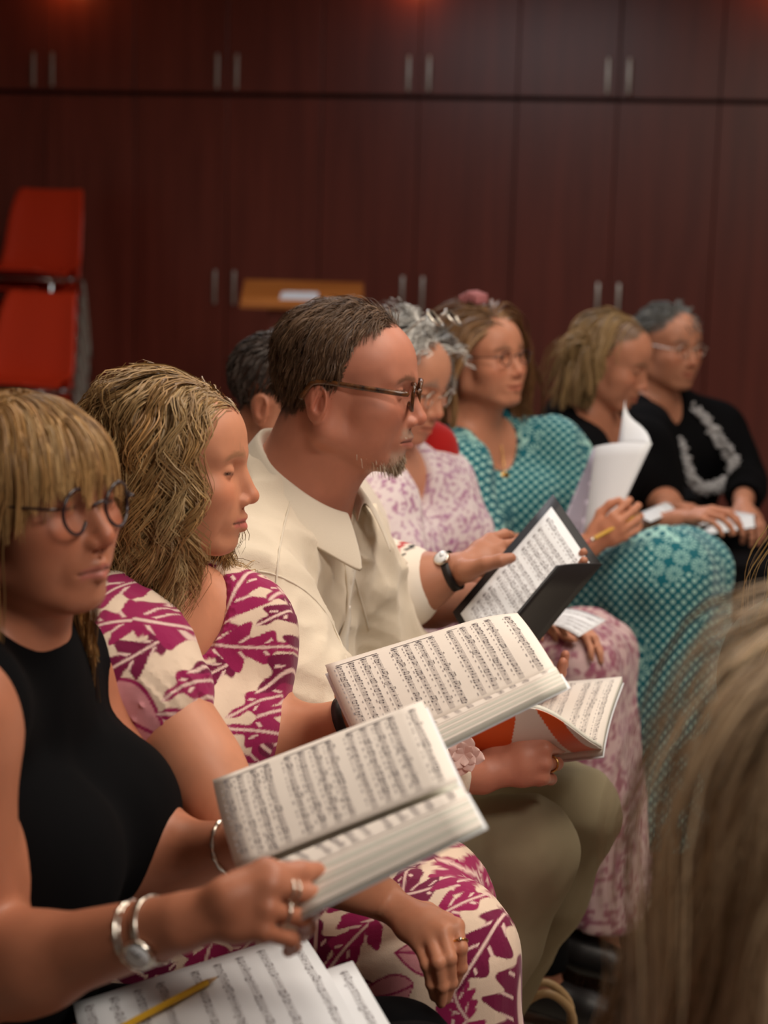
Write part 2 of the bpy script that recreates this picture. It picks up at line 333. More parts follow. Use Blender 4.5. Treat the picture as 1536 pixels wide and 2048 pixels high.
def style(Pn, rng, nclump, clump, wave=0.0, freq=2.0, tipfree=.0):
    N, n1, _ = Pn.shape; gi = rng.choice(N, min(nclump, N), replace=False); roots = Pn[:, 0]; own = np.zeros(N, int); bd = np.full(N, 1e9)
    mid = Pn[:, n1//3]
    for j, g in enumerate(gi):
        dd = ((roots-roots[g])**2).sum(1)+.5*((mid-mid[g])**2).sum(1); m = dd < bd; bd[m] = dd[m]; own[m] = j
    s = np.linspace(0, 1, n1)[None, :, None]; G = Pn[gi][own]; w = clump*np.sin(np.clip(s*1.3, 0, 1)*math.pi/2)*(1-tipfree*s); Q_ = Pn*(1-w)+G*w
    if wave:
        ph = rng.uniform(0, 6.28, len(gi))[own][:, None]+rng.normal(0, .25, N)[:, None]; fr = rng.uniform(.75, 1.25, len(gi))[own][:, None]*freq; T = np.gradient(G, axis=1); T /= np.linalg.norm(T, axis=2)[..., None]+1e-9
        A = np.cross(T, np.array([.3, .8, .5])); A /= np.linalg.norm(A, axis=2)[..., None]+1e-9; Bv = np.cross(T, A); ss = s[..., 0]; am = wave*np.clip(ss*2.4-.3, 0, 1)
        Q_ = Q_+A*(am*np.sin(6.283*fr*ss+ph))[..., None]+Bv*(am*.7*np.cos(6.283*fr*ss+ph*1.7))[..., None]
    return Q_, own
def ribbons(name, parent, mat, Pn, center, width, cols, rng, taper=.35):
    if Pn.shape[1] > 12: Pn = Pn[:, np.unique(np.round(np.linspace(0, Pn.shape[1]-1, min(20, 7+Pn.shape[1]*8//16))).astype(int))]
    N, n1, _ = Pn.shape; T = np.gradient(Pn, axis=1); T /= np.linalg.norm(T, axis=2)[..., None]+1e-9; O = Pn-center; O = O-T*(O*T).sum(2)[..., None]; O /= np.linalg.norm(O, axis=2)[..., None]+1e-9
    S = np.cross(T, O); a = rng.normal(0, .5, N)[:, None, None]; S = S*np.cos(a)+O*np.sin(a); s = np.linspace(0, 1, n1)[None, :, None]; wd = (width*(1-s*(1-taper))*rng.uniform(.6, 1.4, N)[:, None, None])/2
    A = Pn+S*wd; Bv = Pn-S*wd; v = np.stack([A, Bv], 2).reshape(-1, 3); i = (np.arange(N)[:, None]*n1+np.arange(n1-1)[None, :])*2; i = i.ravel(); q = np.stack([i, i+1, i+3, i+2], 1)
    return mesh_obj(name, v, q, mat, parent, np.repeat(cols, n1*2, axis=0))
def strand_cols(own, rng, palette, var=.18):
    pal = np.array(palette); k = own.max()+1; a = rng.dirichlet(np.ones(len(pal))*.7, k) @ pal; c = a[own]*.6+(rng.dirichlet(np.ones(len(pal))*.7, len(own)) @ pal)*.4
    return c*np.exp(rng.normal(0, var, len(own)))[:, None]
# ------------------------------------------------------------------ swept tubes
def tube(pts, r, seg=8, closed=False):
    pts = np.asarray(pts, float); n = len(pts); r = np.full(n, r) if np.isscalar(r) else np.asarray(r)
    T = (np.roll(pts, -1, 0)-np.roll(pts, 1, 0)) if closed else np.gradient(pts, axis=0); T /= np.linalg.norm(T, axis=1)[:, None]+1e-12
    a = np.cross(T[0], (0, 0, 1)) if abs(T[0][2]) < .9 else np.cross(T[0], (1, 0, 0)); fr = []
    for t in T: a = a-t*(a@t); a = nrm(a); fr.append((a, np.cross(t, a)))
    th = np.linspace(0, 2*math.pi, seg, endpoint=False); v = np.concatenate([p+rr*(np.cos(th)[:, None]*A+np.sin(th)[:, None]*Bv) for p, rr, (A, Bv) in zip(pts, r, fr)]); f = []
    for i in range(n if closed else n-1):
        j = (i+1) % n
        for k in range(seg): f.append((i*seg+k, i*seg+(k+1) % seg, j*seg+(k+1) % seg, j*seg+k))
    if not closed: f += [tuple(range(seg))[::-1], tuple(range((n-1)*seg, n*seg))]
    return v, f
def join(parts):
    v = []; f = []; o = 0
    for a, b in parts: v.append(np.asarray(a, float)); f += [tuple(int(i)+o for i in q) for q in b]; o += len(a)
    return np.concatenate(v), f
def spline(pts, n):
    pts = np.asarray(pts, float); m = len(pts); t = np.linspace(0, m-1, n); i = np.clip(t.astype(int), 0, m-2); u = (t-i)[:, None]; g = lambda j: pts[np.clip(j, 0, m-1)]
    p0, p1, p2, p3 = g(i-1), g(i), g(i+1), g(i+2); return .5*((2*p1)+(-p0+p2)*u+(2*p0-5*p1+4*p2-p3)*u**2+(-p0+3*p1-3*p2+p3)*u**3)
def rbox(c, half, R=None, bev=.004):
    """A box with chamfered edges, as verts and faces."""
    bm = bmesh.new(); bmesh.ops.create_cube(bm, size=2.0)
    for q in bm.verts: q.co = [q.co[i]*half[i] for i in range(3)]
    if bev > 0: bmesh.ops.bevel(bm, geom=bm.edges[:], offset=min(bev, .9*min(half)), segments=2, affect='EDGES', profile=.6)
    R = np.eye(3) if R is None else R; bm.verts.index_update(); v = np.array([q.co[:] for q in bm.verts]) @ R.T+np.asarray(c, float); f = [tuple(x.index for x in p.verts) for p in bm.faces]; bm.free(); return v, f
# ------------------------------------------------------------------ materials
def mat(name, col=None, rough=.6, spec=.4, metal=0, attr=False, bump=None, sss=0, emit=None, trans=0, coat=0, sheen=0, noise=None):
    m = bpy.data.materials.new(name); m.use_nodes = True; nt = m.node_tree; b = nt.nodes['Principled BSDF']; I = b.inputs
    I['Roughness'].default_value = rough; I['Specular IOR Level'].default_value = spec; I['Metallic'].default_value = metal; I['Coat Weight'].default_value = coat; I['Coat Roughness'].default_value = .25; I['Sheen Weight'].default_value = sheen
    if col is not None: I['Base Color'].default_value = (*col, 1)
    if attr: a = nt.nodes.new('ShaderNodeVertexColor'); a.layer_name = 'col'; nt.links.new(a.outputs[0], I['Base Color'])
    if sss: I['Subsurface Weight'].default_value = sss; I['Subsurface Radius'].default_value = (.012, .005, .003); I['Subsurface Scale'].default_value = 1.0
    if emit: I['Emission Color'].default_value = (*emit[0], 1); I['Emission Strength'].default_value = emit[1]
    if trans: I['Transmission Weight'].default_value = trans
    tc = nt.nodes.new('ShaderNodeTexCoord')
    if bump:
        n = nt.nodes.new('ShaderNodeTexNoise'); n.inputs['Scale'].default_value = bump[0]; n.inputs['Detail'].default_value = 3; nt.links.new(tc.outputs['Object'], n.inputs['Vector'])
        bp = nt.nodes.new('ShaderNodeBump'); bp.inputs['Strength'].default_value = bump[1]; bp.inputs['Distance'].default_value = bump[2]; nt.links.new(n.outputs['Fac'], bp.inputs['Height']); nt.links.new(bp.outputs[0], I['Normal'])
    if noise:   # (scale xyz, colour a, colour b)
        mp = nt.nodes.new('ShaderNodeMapping'); mp.inputs['Scale'].default_value = noise[0]; nt.links.new(tc.outputs['Object'], mp.inputs[0]); n = nt.nodes.new('ShaderNodeTexNoise'); n.inputs['Scale'].default_value = 1; n.inputs['Detail'].default_value = 5; nt.links.new(mp.outputs[0], n.inputs['Vector'])
        rp = nt.nodes.new('ShaderNodeValToRGB'); rp.color_ramp.elements[0].position = .3; rp.color_ramp.elements[1].position = .7; rp.color_ramp.elements[0].color = (*noise[1], 1); rp.color_ramp.elements[1].color = (*noise[2], 1); nt.links.new(n.outputs['Fac'], rp.inputs[0]); nt.links.new(rp.outputs[0], I['Base Color'])
    return m
M = {}
M['skin'] = mat('skin', rough=.48, spec=.4, attr=True, sss=.12, bump=(900, .12, .0006))
M['hair'] = mat('hair', rough=.45, spec=.3, attr=True)
M['cloth'] = mat('woven_cloth', rough=.85, spec=.2, attr=True, bump=(700, .25, .0008), sheen=.15)
M['linen'] = mat('linen', rough=.9, spec=.15, attr=True, bump=(520, .35, .001), sheen=.2)
M['black'] = mat('black_cloth', srgb(9, 9, 11), rough=.9, spec=.08, bump=(500, .2, .001))
M['eye'] = mat('eye', rough=.15, attr=True)
M['frame_dark'] = mat('dark_acetate', srgb(38, 22, 30), rough=.25, spec=.6)
M['tortoise'] = mat('tortoiseshell', rough=.25, spec=.6, noise=((90, 90, 90), srgb(14, 8, 6), srgb(110, 66, 30)))
M['glass'] = mat('clear_lens', (1, 1, 1), rough=.02, trans=1, spec=.5)
M['glass'].node_tree.nodes['Principled BSDF'].inputs['IOR'].default_value = 1.05
M['tint'] = mat('dark_lens', srgb(18, 26, 24), rough=.06, spec=.9)
M['silver'] = mat('silver', srgb(215, 208, 196), rough=.22, metal=1)
M['gold'] = mat('gold', srgb(220, 180, 110), rough=.25, metal=1)
M['steel'] = mat('brushed_steel', srgb(190, 185, 176), rough=.4, metal=.9)
M['chrome'] = mat('chrome', srgb(205, 205, 200), rough=.22, metal=1)
M['leather'] = mat('black_leather', srgb(34, 26, 24), rough=.5, bump=(300, .2, .0006))
M['paper'] = mat('paper', srgb(238, 230, 220), rough=.75, spec=.2, bump=(60, .12, .002))
M['paper_cool'] = mat('white_paper', srgb(226, 230, 234), rough=.7, spec=.25)
M['paper_edge'] = mat('page_edges', srgb(214, 214, 202), rough=.8)
M['ink'] = mat('ink', srgb(92, 86, 92), rough=.8, spec=.1)
M['ink_grey'] = mat('grey_ink', srgb(164, 157, 158), rough=.8, spec=.1)
M['pencil'] = mat('yellow_paint', srgb(214, 168, 40), rough=.4)
M['graphite'] = mat('graphite', srgb(40, 40, 44), rough=.4)
M['wood_raw'] = mat('pencil_wood', srgb(196, 160, 116), rough=.7)
M['folder'] = mat('black_folder', srgb(26, 24, 25), rough=.45, spec=.4, bump=(400, .15, .0006))
M['red_plastic'] = mat('red_plastic', srgb(206, 58, 28), rough=.3, spec=.5, coat=.2)
M['mahogany'] = mat('mahogany_veneer', rough=.31, spec=.5, noise=((14, 14, 1.2), srgb(100, 43, 32), srgb(119, 54, 41)))
M['carcass'] = mat('dark_carcass', srgb(40, 16, 14), rough=.6)
M['tile'] = mat('floor_tile', rough=.35, spec=.4, noise=((3, 3, 3), srgb(178, 168, 152), srgb(202, 194, 180)))
M['grout'] = mat('grout', srgb(120, 112, 102), rough=.9)
M['plaster'] = mat('plaster', srgb(150, 128, 116), rough=.9)
M['oak'] = mat('lectern_wood', rough=.4, noise=((3, 30, 30), srgb(150, 84, 34), srgb(190, 118, 56)))
M['bulb'] = mat('warm_bulb', srgb(255, 160, 90), emit=((1, .36, .12), 6))
M['khaki'] = mat('olive_twill', rough=.9, spec=.15, attr=True, bump=(800, .25, .0008))
M['shoe'] = mat('black_shoe', srgb(22, 20, 20), rough=.45)
M['print'] = mat('printed_cover', rough=.4, attr=True)
M['silk'] = mat('pink_silk', srgb(240, 208, 198), rough=.6)
M['plain'] = mat('dyed', rough=.75, attr=True)

def thing(name, label, cat, loc=(0, 0, 0), group=None):
    o = link(name, None); o.location = loc; o['label'] = label; o['category'] = cat
    if group: o['group'] = group
    return o
def part(name, vf, m, parent=None, smooth=True, col=None):
    if parent is not None and tuple(parent.location) != (0, 0, 0): vf = (np.asarray(vf[0], float)-np.array(wloc(parent)), vf[1])
    o = mesh_obj(name, vf[0], vf[1], m, parent, col=col, smooth=smooth); return o
def wloc(o):
    l = np.array(o.location)
    while o.parent is not None: o = o.parent; l = l+np.array(o.location)
    return l
def copy_obj(o, parent=None):
    c = o.copy(); SC.collection.objects.link(c); c.parent = parent
    for ch in list(o.children): copy_obj(ch, c)
    return c
def structure(name, vf, m, parent=None, smooth=False):
    o = mesh_obj(name, vf[0], vf[1], m, parent, smooth=smooth)
    if parent is None: o['kind'] = 'structure'
    return o
# ------------------------------------------------------------------ the room
WA = V(math.cos(math.radians(-10.5)), math.sin(math.radians(-10.5)), 0); WN = V(WA[1], -WA[0], 0); W0 = V(-.0406, 9.1168, 0); WR = np.stack([WA, -WN, V(0, 0, 1)], 1)
def wp(u, out, z): return W0+WA*u+WN*out+V(0, 0, z)
floor = structure('floor', rbox((0, 4, -.06), (4.2, 6.2, .05), bev=0), M['grout'])
tile_m = None
for i in range(15):
    for j in range(17):
        x = -3.15+i*.45; y = 1.2+j*.45
        if tile_m is None: tile = mesh_obj('tile', *rbox((0, 0, -.006), (.2225, .2225, .006), bev=.0015), M['tile'], floor, smooth=False); tile_m = tile
        else: tile = tile_m.copy(); SC.collection.objects.link(tile); tile.parent = floor
        tile.location = (x, y, 0)
structure('wall_back', rbox(wp(0, -.66, 1.5), (3.9, .05, 1.6), WR, 0), M['plaster'])
structure('wall_left', rbox((-3.6, 4.2, 1.5), (.05, 5.6, 1.6), bev=0), M['plaster'])
structure('wall_right', rbox((3.7, 3.6, 1.5), (.05, 5.4, 1.6), bev=0), M['plaster'])
structure('ceiling', rbox((0, 4, 3.12), (3.9, 6.2, .05), bev=0), M['plaster'])
def handle(parent, u, z):
    v = [tube([wp(u, 0, z-.07), wp(u, .032, z-.07)], .005, 8), tube([wp(u, 0, z+.07), wp(u, .032, z+.07)], .005, 8), rbox(wp(u, .034, z), (.0085, .005, .088), WR, .003)]
    part('handle', join(v), M['steel'], parent)
ORD = ('first', 'second', 'third', 'fourth', 'fifth', 'sixth')
for i in range(-3, 3):
    uc = .1625+i*1.0
    if i < -2 or i > 1: where = 'at the far %s end of the wall' % ('left' if i < 0 else 'right')
    else: where = ('above the stacked red chairs', 'upper left of the lectern', 'over the man in the cream shirt', 'at the right above the two women in black')[i+2]
    wl = where.replace('above', 'behind').replace('upper left of the lectern', 'just left of the lectern').replace('over the man in the cream shirt', 'between lectern and brown-haired woman')
    up = thing('upper_cabinet', ('mahogany overhead cabinet, '+where), 'cabinet', group='overhead mahogany cabinets'); lo = thing('tall_cabinet', ('tall mahogany cabinet, '+wl), 'cabinet', group='tall mahogany cabinets')
    part('body', rbox(wp(uc, -.30, 2.62), (.499, .28, .435), WR, .002), M['carcass'], up, False); part('body', rbox(wp(uc, -.30, 1.09), (.499, .28, 1.085), WR, .002), M['carcass'], lo, False)
    for s in (-1, 1):
        o_ = .012 if uc+s*.25 < 1.16 else -.012
        d = part('door', rbox(wp(uc+s*.25, -.009+o_, 2.622), (.2475, .011, .430), WR, .002), M['mahogany'], up, False); handle(d, uc+s*.052, 2.295)
        d = part('door', rbox(wp(uc+s*.25, -.009, 1.115), (.2475, .011, 1.055), WR, .002), M['mahogany'], lo, False); handle(d, uc+s*.052, 1.193)
for k, u in enumerate((-1.70, .13, 1.96)):
    t = thing('wall_lamp', 'warm orange glowing lamp high on the cabinet front, '+('left, above the red chairs', 'in the middle, above the lectern side', 'far right corner')[k], 'lamp', group='warm lamps on the cabinets')
    bm = bmesh.new(); bmesh.ops.create_uvsphere(bm, u_segments=16, v_segments=10, radius=.032); v = np.array([q.co[:] for q in bm.verts])+wp(u, .085, 2.76); f = [tuple(x.index for x in q.verts) for q in bm.faces]; bm.free()
    part('bulb', (v, f), M['bulb'], t); part('bracket', join([tube([wp(u, .003, 2.76), wp(u, .06, 2.76)], .012, 10), rbox(wp(u, .006, 2.76), (.03, .005, .03), WR, .003)]), M['steel'], t)
    l = bpy.data.lights.new('lamp_glow', 'POINT'); l.energy = 1.1; l.color = (1, .34, .10); l.shadow_soft_size = .03; lo_ = bpy.data.objects.new('lamp_glow', l); SC.collection.objects.link(lo_); lo_.location = wp(u, .15, 2.745)
# ------------------------------------------------------------------ shell chairs
def shell_grid(nx=16, ny=40):
    prof = spline([(.235, .445), (.225, .452), (.12, .437), (0, .425), (-.12, .428), (-.185, .45), (-.215, .52), (-.235, .62), (-.262, .74), (-.285, .82), (-.295, .835)], ny); v = []
    for j, (x, z) in enumerate(prof):
        t = j/(ny-1); w = np.interp(t, [0, .05, .12, .4, .55, .75, .90, .95, .98, 1], [.165, .20, .215, .225, .22, .205, .180, .168, .150, .115]); ed = np.interp(t, [0, .15, .5, .8, 1], [.0, .012, .035, .028, .004])
        tx, tz = np.gradient(prof, axis=0)[j]; n = nrm(V(-tz, 0, tx)); n = n if n[2] > 0 or n[0] > 0 else -n
        n = nrm(V(max(n[0], 0), 0, max(n[2], 0))+V(1e-6, 0, 0))
        for i in range(nx):
            s = i/(nx-1)*2-1; v.append(V(x, s*w, z)+n*(ed*abs(s)**3.2)*(1 if t < .98 else .3))
    f = [(j*nx+i, j*nx+i+1, (j+1)*nx+i+1, (j+1)*nx+i) for j in range(ny-1) for i in range(nx-1)]; return np.array(v), f
def make_chair(name, label, group=None):
    t = thing(name, label, 'chair', group=group); v, f = shell_grid(); o = mesh_obj('seat_shell', v, f, M['red_plastic'], t); s = o.modifiers.new('thick', 'SOLIDIFY'); s.thickness = .006
    for s_ in (-1, 1):
        for fx, nm in ((1, 'front'), (-1, 'back')):
            mesh_obj('leg', *tube(spline([(fx*.05, s_*.225, .400), (fx*.12, s_*.236, .398), (fx*.165, s_*.243, .36), (fx*.21, s_*.255, .012)], 12), .0115, 8), M['chrome'], t)
        mesh_obj('side_rail', *tube([(-.06, s_*.224, .400), (.06, s_*.224, .400)], .0115, 8), M['chrome'], t)
    mesh_obj('cross_brace', *join([tube([(x, -.224, .400), (x, .224, .400)], .0095, 8) for x in (.05, -.05)]), M['chrome'], t)
    return t
chair0 = None
def place_chair(x, y, yaw, label, z=0, group='red shell chairs'):
    global chair0
    if chair0 is None: c = chair0 = make_chair('stacking_chair', label, group)
    else: c = copy_obj(chair0); c['label'] = label; c['group'] = group
    c.location = (x, y, z); c.rotation_euler = (0, 0, math.radians(yaw)); return c
# ------------------------------------------------------------------ stacked chairs and lectern by the cabinets
NTH = ('topmost', 'second from the top', 'third from the top', 'fourth from the top', 'fifth from the top', 'sixth from the top', 'seventh from the top', 'eighth from the top', 'ninth from the top', 'lowest')
for k in range(5): place_chair(-1.76+.012*k, 7.98-.004*k, -108, 'red shell chair, %s of the front chair stack' % (NTH[4-k] if k else 'lowest'), z=.087*k, group='front stack of red shell chairs')
for k in range(10): place_chair(-1.86+.008*k, 8.62-.004*k, -108, 'red shell chair, %s of the taller rear chair stack' % NTH[9-k], z=.0925*k, group='rear stack of red shell chairs')
def lectern():
    t = thing('lectern', 'wooden lectern with a slanted honey-brown top in front of the dark cabinets', 'lectern')
    c = P(606, 590, 7.55); yx = V(1, .03, 0); R0_ = frame_xz(yx, V(0, 0, 1)); R1 = R0_ @ axang((1, 0, 0), 14)
    part('top', rbox(c, (.262, .19, .011), R1, .006), M['oak'], t, False); part('ledge', rbox(c+R1 @ V(0, -.187, .018), (.255, .008, .014), R1, .003), M['oak'], t, False)
    b = V(c[0], c[1]+.02, 0); part('column', rbox(b+V(0, 0, .60), (.15, .11, .565), R0_, .006), M['mahogany'], t, False); part('base', rbox(b+V(0, 0, .025), (.24, .2, .024), R0_, .006), M['mahogany'], t, False)
    s = thing('paper_stack', 'small stack of white papers lying on the slanted lectern top', 'papers'); rng = np.random.default_rng(3)
    for k in range(3): part('sheet', rbox(c+R1 @ V(-.02+.006*k, -.085, .0125+.0024*k), (.075, .07, .0011), R1 @ axang((0, 0, 1), rng.uniform(-4, 4)), 0), M['paper_cool'], s, False)
lectern()
# ------------------------------------------------------------------ worn things
def eyeglasses(parent, R, t, sc, mfr, rx=23, ry=19, fr=1.7, lens=None, zc=-6, x0=103, name='eyeglasses', square=1.0, tilt=0, tr=1.6, half_only=False, tm=None):
    """Rims, bridge and temples in the head's frame; lenses are sub-parts."""
    W_ = lambda p: (np.asarray(p, float)*.001*sc) @ R.T+t; th = np.linspace(0, 2*math.pi, 36, endpoint=False); parts = []; lensv = []
    for s in (1, -1):
        c = np.cos(th); s_ = np.sin(th); e = 2/square/2; xx = np.sign(c)*np.abs(c)**(1/square)*rx; zz = np.sign(s_)*np.abs(s_)**(1/square)*ry
        ring = np.stack([x0-(np.abs(xx*s+s*33)-10)**2*.0055, s*33+xx, zc+zz+tilt*xx*s*.03], 1); parts.append(tube(W_(ring), fr*.001*sc, 7, True)); lensv.append((W_(np.vstack([ring.mean(0)[None]+V(.8, 0, 0), ring])), [(0, i+1, (i+1) % 36+1) for i in range(36)]))
    parts.append(tube(W_(spline([(x0-.5, 11.5, zc+4), (x0+2, 0, zc+7), (x0-.5, -11.5, zc+4)], 9)), fr*.001*sc, 7))
    g = part(name, join(parts), mfr, parent)
    for s in (1, -1):
        part('temple', tube(W_(spline([(x0-9, s*(33+rx-1), zc+5), (x0-15, s*68, zc+6), (40, s*77, zc+8), (-22, s*82, zc+9), (-38, s*81, zc-2), (-46, s*79, zc-18)], 24)), tr*.001*sc, 6), tm or mfr, g)
    for L in lensv: part('lens', L, lens or M['glass'], g)
    return g
def eyes_open(parent, R, t, sc, iris=(70, 60, 45), look=(0, 0)):
    W_ = lambda p: (np.asarray(p, float)*.001*sc) @ R.T+t
    for s in (1, -1):
        n = 18; v = []; col = []
        d0 = axang((0, 0, 1), look[0]) @ axang((0, 1, 0), -look[1]) @ V(1, 0, 0)
        for i in range(n+1):
            for j in range(24):
                a = math.pi*i/n; b = 2*math.pi*j/24; d = V(math.cos(a), math.sin(a)*math.cos(b), math.sin(a)*math.sin(b)); v.append(V(76.5, s*32, -3)+d*11.6); k = d@d0; col.append(srgb(8, 8, 10) if k > .955 else (srgb(*iris) if k > .86 else srgb(215, 205, 198)))
        f = [(i*24+j, i*24+(j+1) % 24, (i+1)*24+(j+1) % 24, (i+1)*24+j) for i in range(n) for j in range(24)]; part('eye', (W_(v), f), M['eye'], parent, col=np.array(col))
def bracelet(parent, name, a, b, r, th, m, links=0, t0=.0):
    """A ring round the limb from a to b, at a, of radius r."""
    R = frame_xz(nrm(b-a), V(0, 0, 1)); an = np.linspace(0, 2*math.pi, 40, endpoint=False); ring = np.stack([np.zeros(40), np.cos(an)*r, np.sin(an)*r*1.0], 1) @ R.T+a; rr = th*(1+.45*np.sin(an*links)) if links else th
    return part(name, tube(ring, rr, 8, True), m, parent)
def watch(parent, a, b, r, strap_m, face_dir, case_r=.014, strap_w=.008, face_m=None):
    ax_ = nrm(b-a); R = frame_xz(ax_, face_dir); n = 36; v = []; an = np.linspace(0, 2*math.pi, n, endpoint=False)
    for w_, rr in ((-1, 0), (-1, .0022), (1, .0022), (1, 0)):
        for q in an: v.append(a+R @ V(w_*strap_w, math.cos(q)*(r+rr), math.sin(q)*(r+rr)))
    f = [(k*n+i, k*n+(i+1) % n, ((k+1) % 4)*n+(i+1) % n, ((k+1) % 4)*n+i) for k in range(4) for i in range(n)]
    g = part('wristwatch', (v, f), strap_m, parent); c = a+R @ V(0, 0, r+.002); q = R[:, 2]
    part('case', tube([c-q*.001, c+q*.0045, c+q*.0062], [case_r, case_r, case_r*.9], 24), M['silver'], g); part('dial', tube([c+q*.0062, c+q*.0068], [case_r*.82, case_r*.8], 24), face_m or M['paper_cool'], g)
    hands = join([tube([c+q*.0071, c+q*.0071+R @ V(.0, case_r*.6, 0)], .0006, 5), tube([c+q*.0071, c+q*.0071+R @ V(case_r*.4, .1*case_r, 0)], .0007, 5)]); part('dial_hands', hands, M['graphite'], g); return g
def ring_on(parent, f, j, t, r, m, th=.0013, gem=False):
    a = lerp(f[j], f[j+1], t); d = nrm(f[j+1]-f[j]); R = frame_xz(d, V(0, -.6, .8)); an = np.linspace(0, 2*math.pi, 28, endpoint=False)
    g = part('ring', tube(np.stack([np.zeros(28), np.cos(an)*r, np.sin(an)*r], 1) @ R.T+a, th, 7, True), m, parent)
    if gem: part('stone', tube([a+R @ V(0, 0, r), a+R @ V(0, 0, r+.0018), a+R @ V(0, 0, r+.003)], [.0022, .0026, .0012], 8), M['silver'], g)
def shoes(t, b, m=None):
    for n in 'RL':
        a = getattr(b, 'an'+n); F = Field(*[axis((a-.26)[i], (a+.26)[i], .008) for i in range(3)]); F.inf = .008; b.foot(F, n); F.half(a-V(0, 0, .012), V(0, 0, 1), .006); v, q = F.mesh(); mesh_obj('shoe', v, q, m or M['shoe'], t)
def collar(b, parent, m, col, c=None, rt=.066, rb=.098, hb=.07, hf=-.015, drop=.05, tip=.045, gap=24, name='collar', z0=0.0, fwd=0.0, trim=None):
    c = b.at(1.0, fwd, 0)+V(0, 0, z0) if c is None else c; n = 40; v = []
    for i in range(n):
        a = math.radians(gap+(360-2*gap)*i/(n-1)); f_ = (1+math.cos(a))/2; h = hb*(1-f_)+hf*f_; e = nrm(b.X*V(1, 1, 0))*math.cos(a)+b.Y*math.sin(a); tp = tip*max(0, (f_-.72)/.28)**1.5
        for k, (rr, zz) in enumerate(((rt-.006, -.035), (rt, 0.0), (rt+.007, .0015), (rt+.014, -.010), (rb-(rb-rt-.014)*.4, -drop*.55-tp*.5), (rb, -drop-tp))): v.append(c+e*rr*V(1, 1, 1)+b.X*f_*.012+V(0, 0, h+zz))
    f = [(i*6+k, (i+1)*6+k, (i+1)*6+k+1, i*6+k+1) for i in range(n-1) for k in range(5)]; o = mesh_obj(name, np.array(v), f, m, parent, col=np.tile(col, (len(v), 1)))
    s = o.modifiers.new('thick', 'SOLIDIFY'); s.thickness = .0022; s.offset = 0; u = o.modifiers.new('smooth', 'SUBSURF'); u.levels = u.render_levels = 1
    if trim is not None: w = np.array(v).reshape(n, 6, 3); part('collar_trim', tube(w[:, 5], .0022, 6), trim, o)
    return o
def head_at(px, py, d, local, yaw, pitch, roll=0, sc=1.0):
    R = yaw_pitch_roll(yaw, pitch, roll); return R, P(px, py, d)-R @ (V(*local)*.001*sc)
def colliders(b, extra=()):
    q = dict(HP); q.update(b.hp); s = .001*q['sc']; H = lambda c: b.hR @ (V(*c)*s)+b.ht
    L = [(H((-10, 0, 32)), b.hR, V(96, 77, 77)*s), (H((37, 0, 30)), b.hR, V(61, 66, 58)*s), (H((38, 0, -40)), b.hR, V(52, 64, 66)*s), (lerp(b.neck, b.ht, .45), b.hR, V(58, 58, 90)*.001), (b.at(.86, -.005), b.B, V(.10, .19*b.w, .13)), (b.at(.60), b.B, V(.13, .165*b.w, .2))]
    for n in 'RL': L.append((getattr(b, 'sh'+n)-V(0, 0, .02), np.eye(3), V(.068, .068, .068)*b.armr))
    return L+list(extra)
def fold(scale, amp, dirv, seed=0):   # soft cloth folds running along dirv
    d = nrm(dirv)
    def fn(p): q = p-np.outer(p @ d, d)*.8; return amp*vnoise(q, scale, seed)+.5*amp*vnoise(q, scale*2.3, seed+1)
    return fn
def folds(*fs): return lambda p: sum(f(p) for f in fs)
def crease(scale, amp, dirv, seed=0, keep=None):  # sharp raised creases running along dirv, only ever outwards
    d = nrm(dirv)
    def fn(p): q = p-np.outer(p @ d, d)*.8; q = q+.012*vnoise(p, 9, seed+5)[:, None]; return -amp*(1 if keep is None else sstep(.10, .20, np.linalg.norm(p-keep, axis=1)))*((1-np.abs(vnoise(q, scale, seed)))**4+.6*(1-np.abs(vnoise(q, scale*1.9, seed+1)))**4-.25)
    return fn
def on_surface(o, org, dirs, off=.0012):
    from mathutils.bvhtree import BVHTree
    me = o.data; bv = BVHTree.FromPolygons([v.co[:] for v in me.vertices], [p.vertices[:] for p in me.polygons]); out = []
    for a, d in zip(org, dirs):
        h = bv.ray_cast(mathutils.Vector(a), mathutils.Vector(nrm(d)))
        if h[0] is not None: out.append(np.array(h[0])+np.array(h[1])*off*(1 if np.array(h[1]) @ np.asarray(d) < 0 else -1))
    return np.array(out)
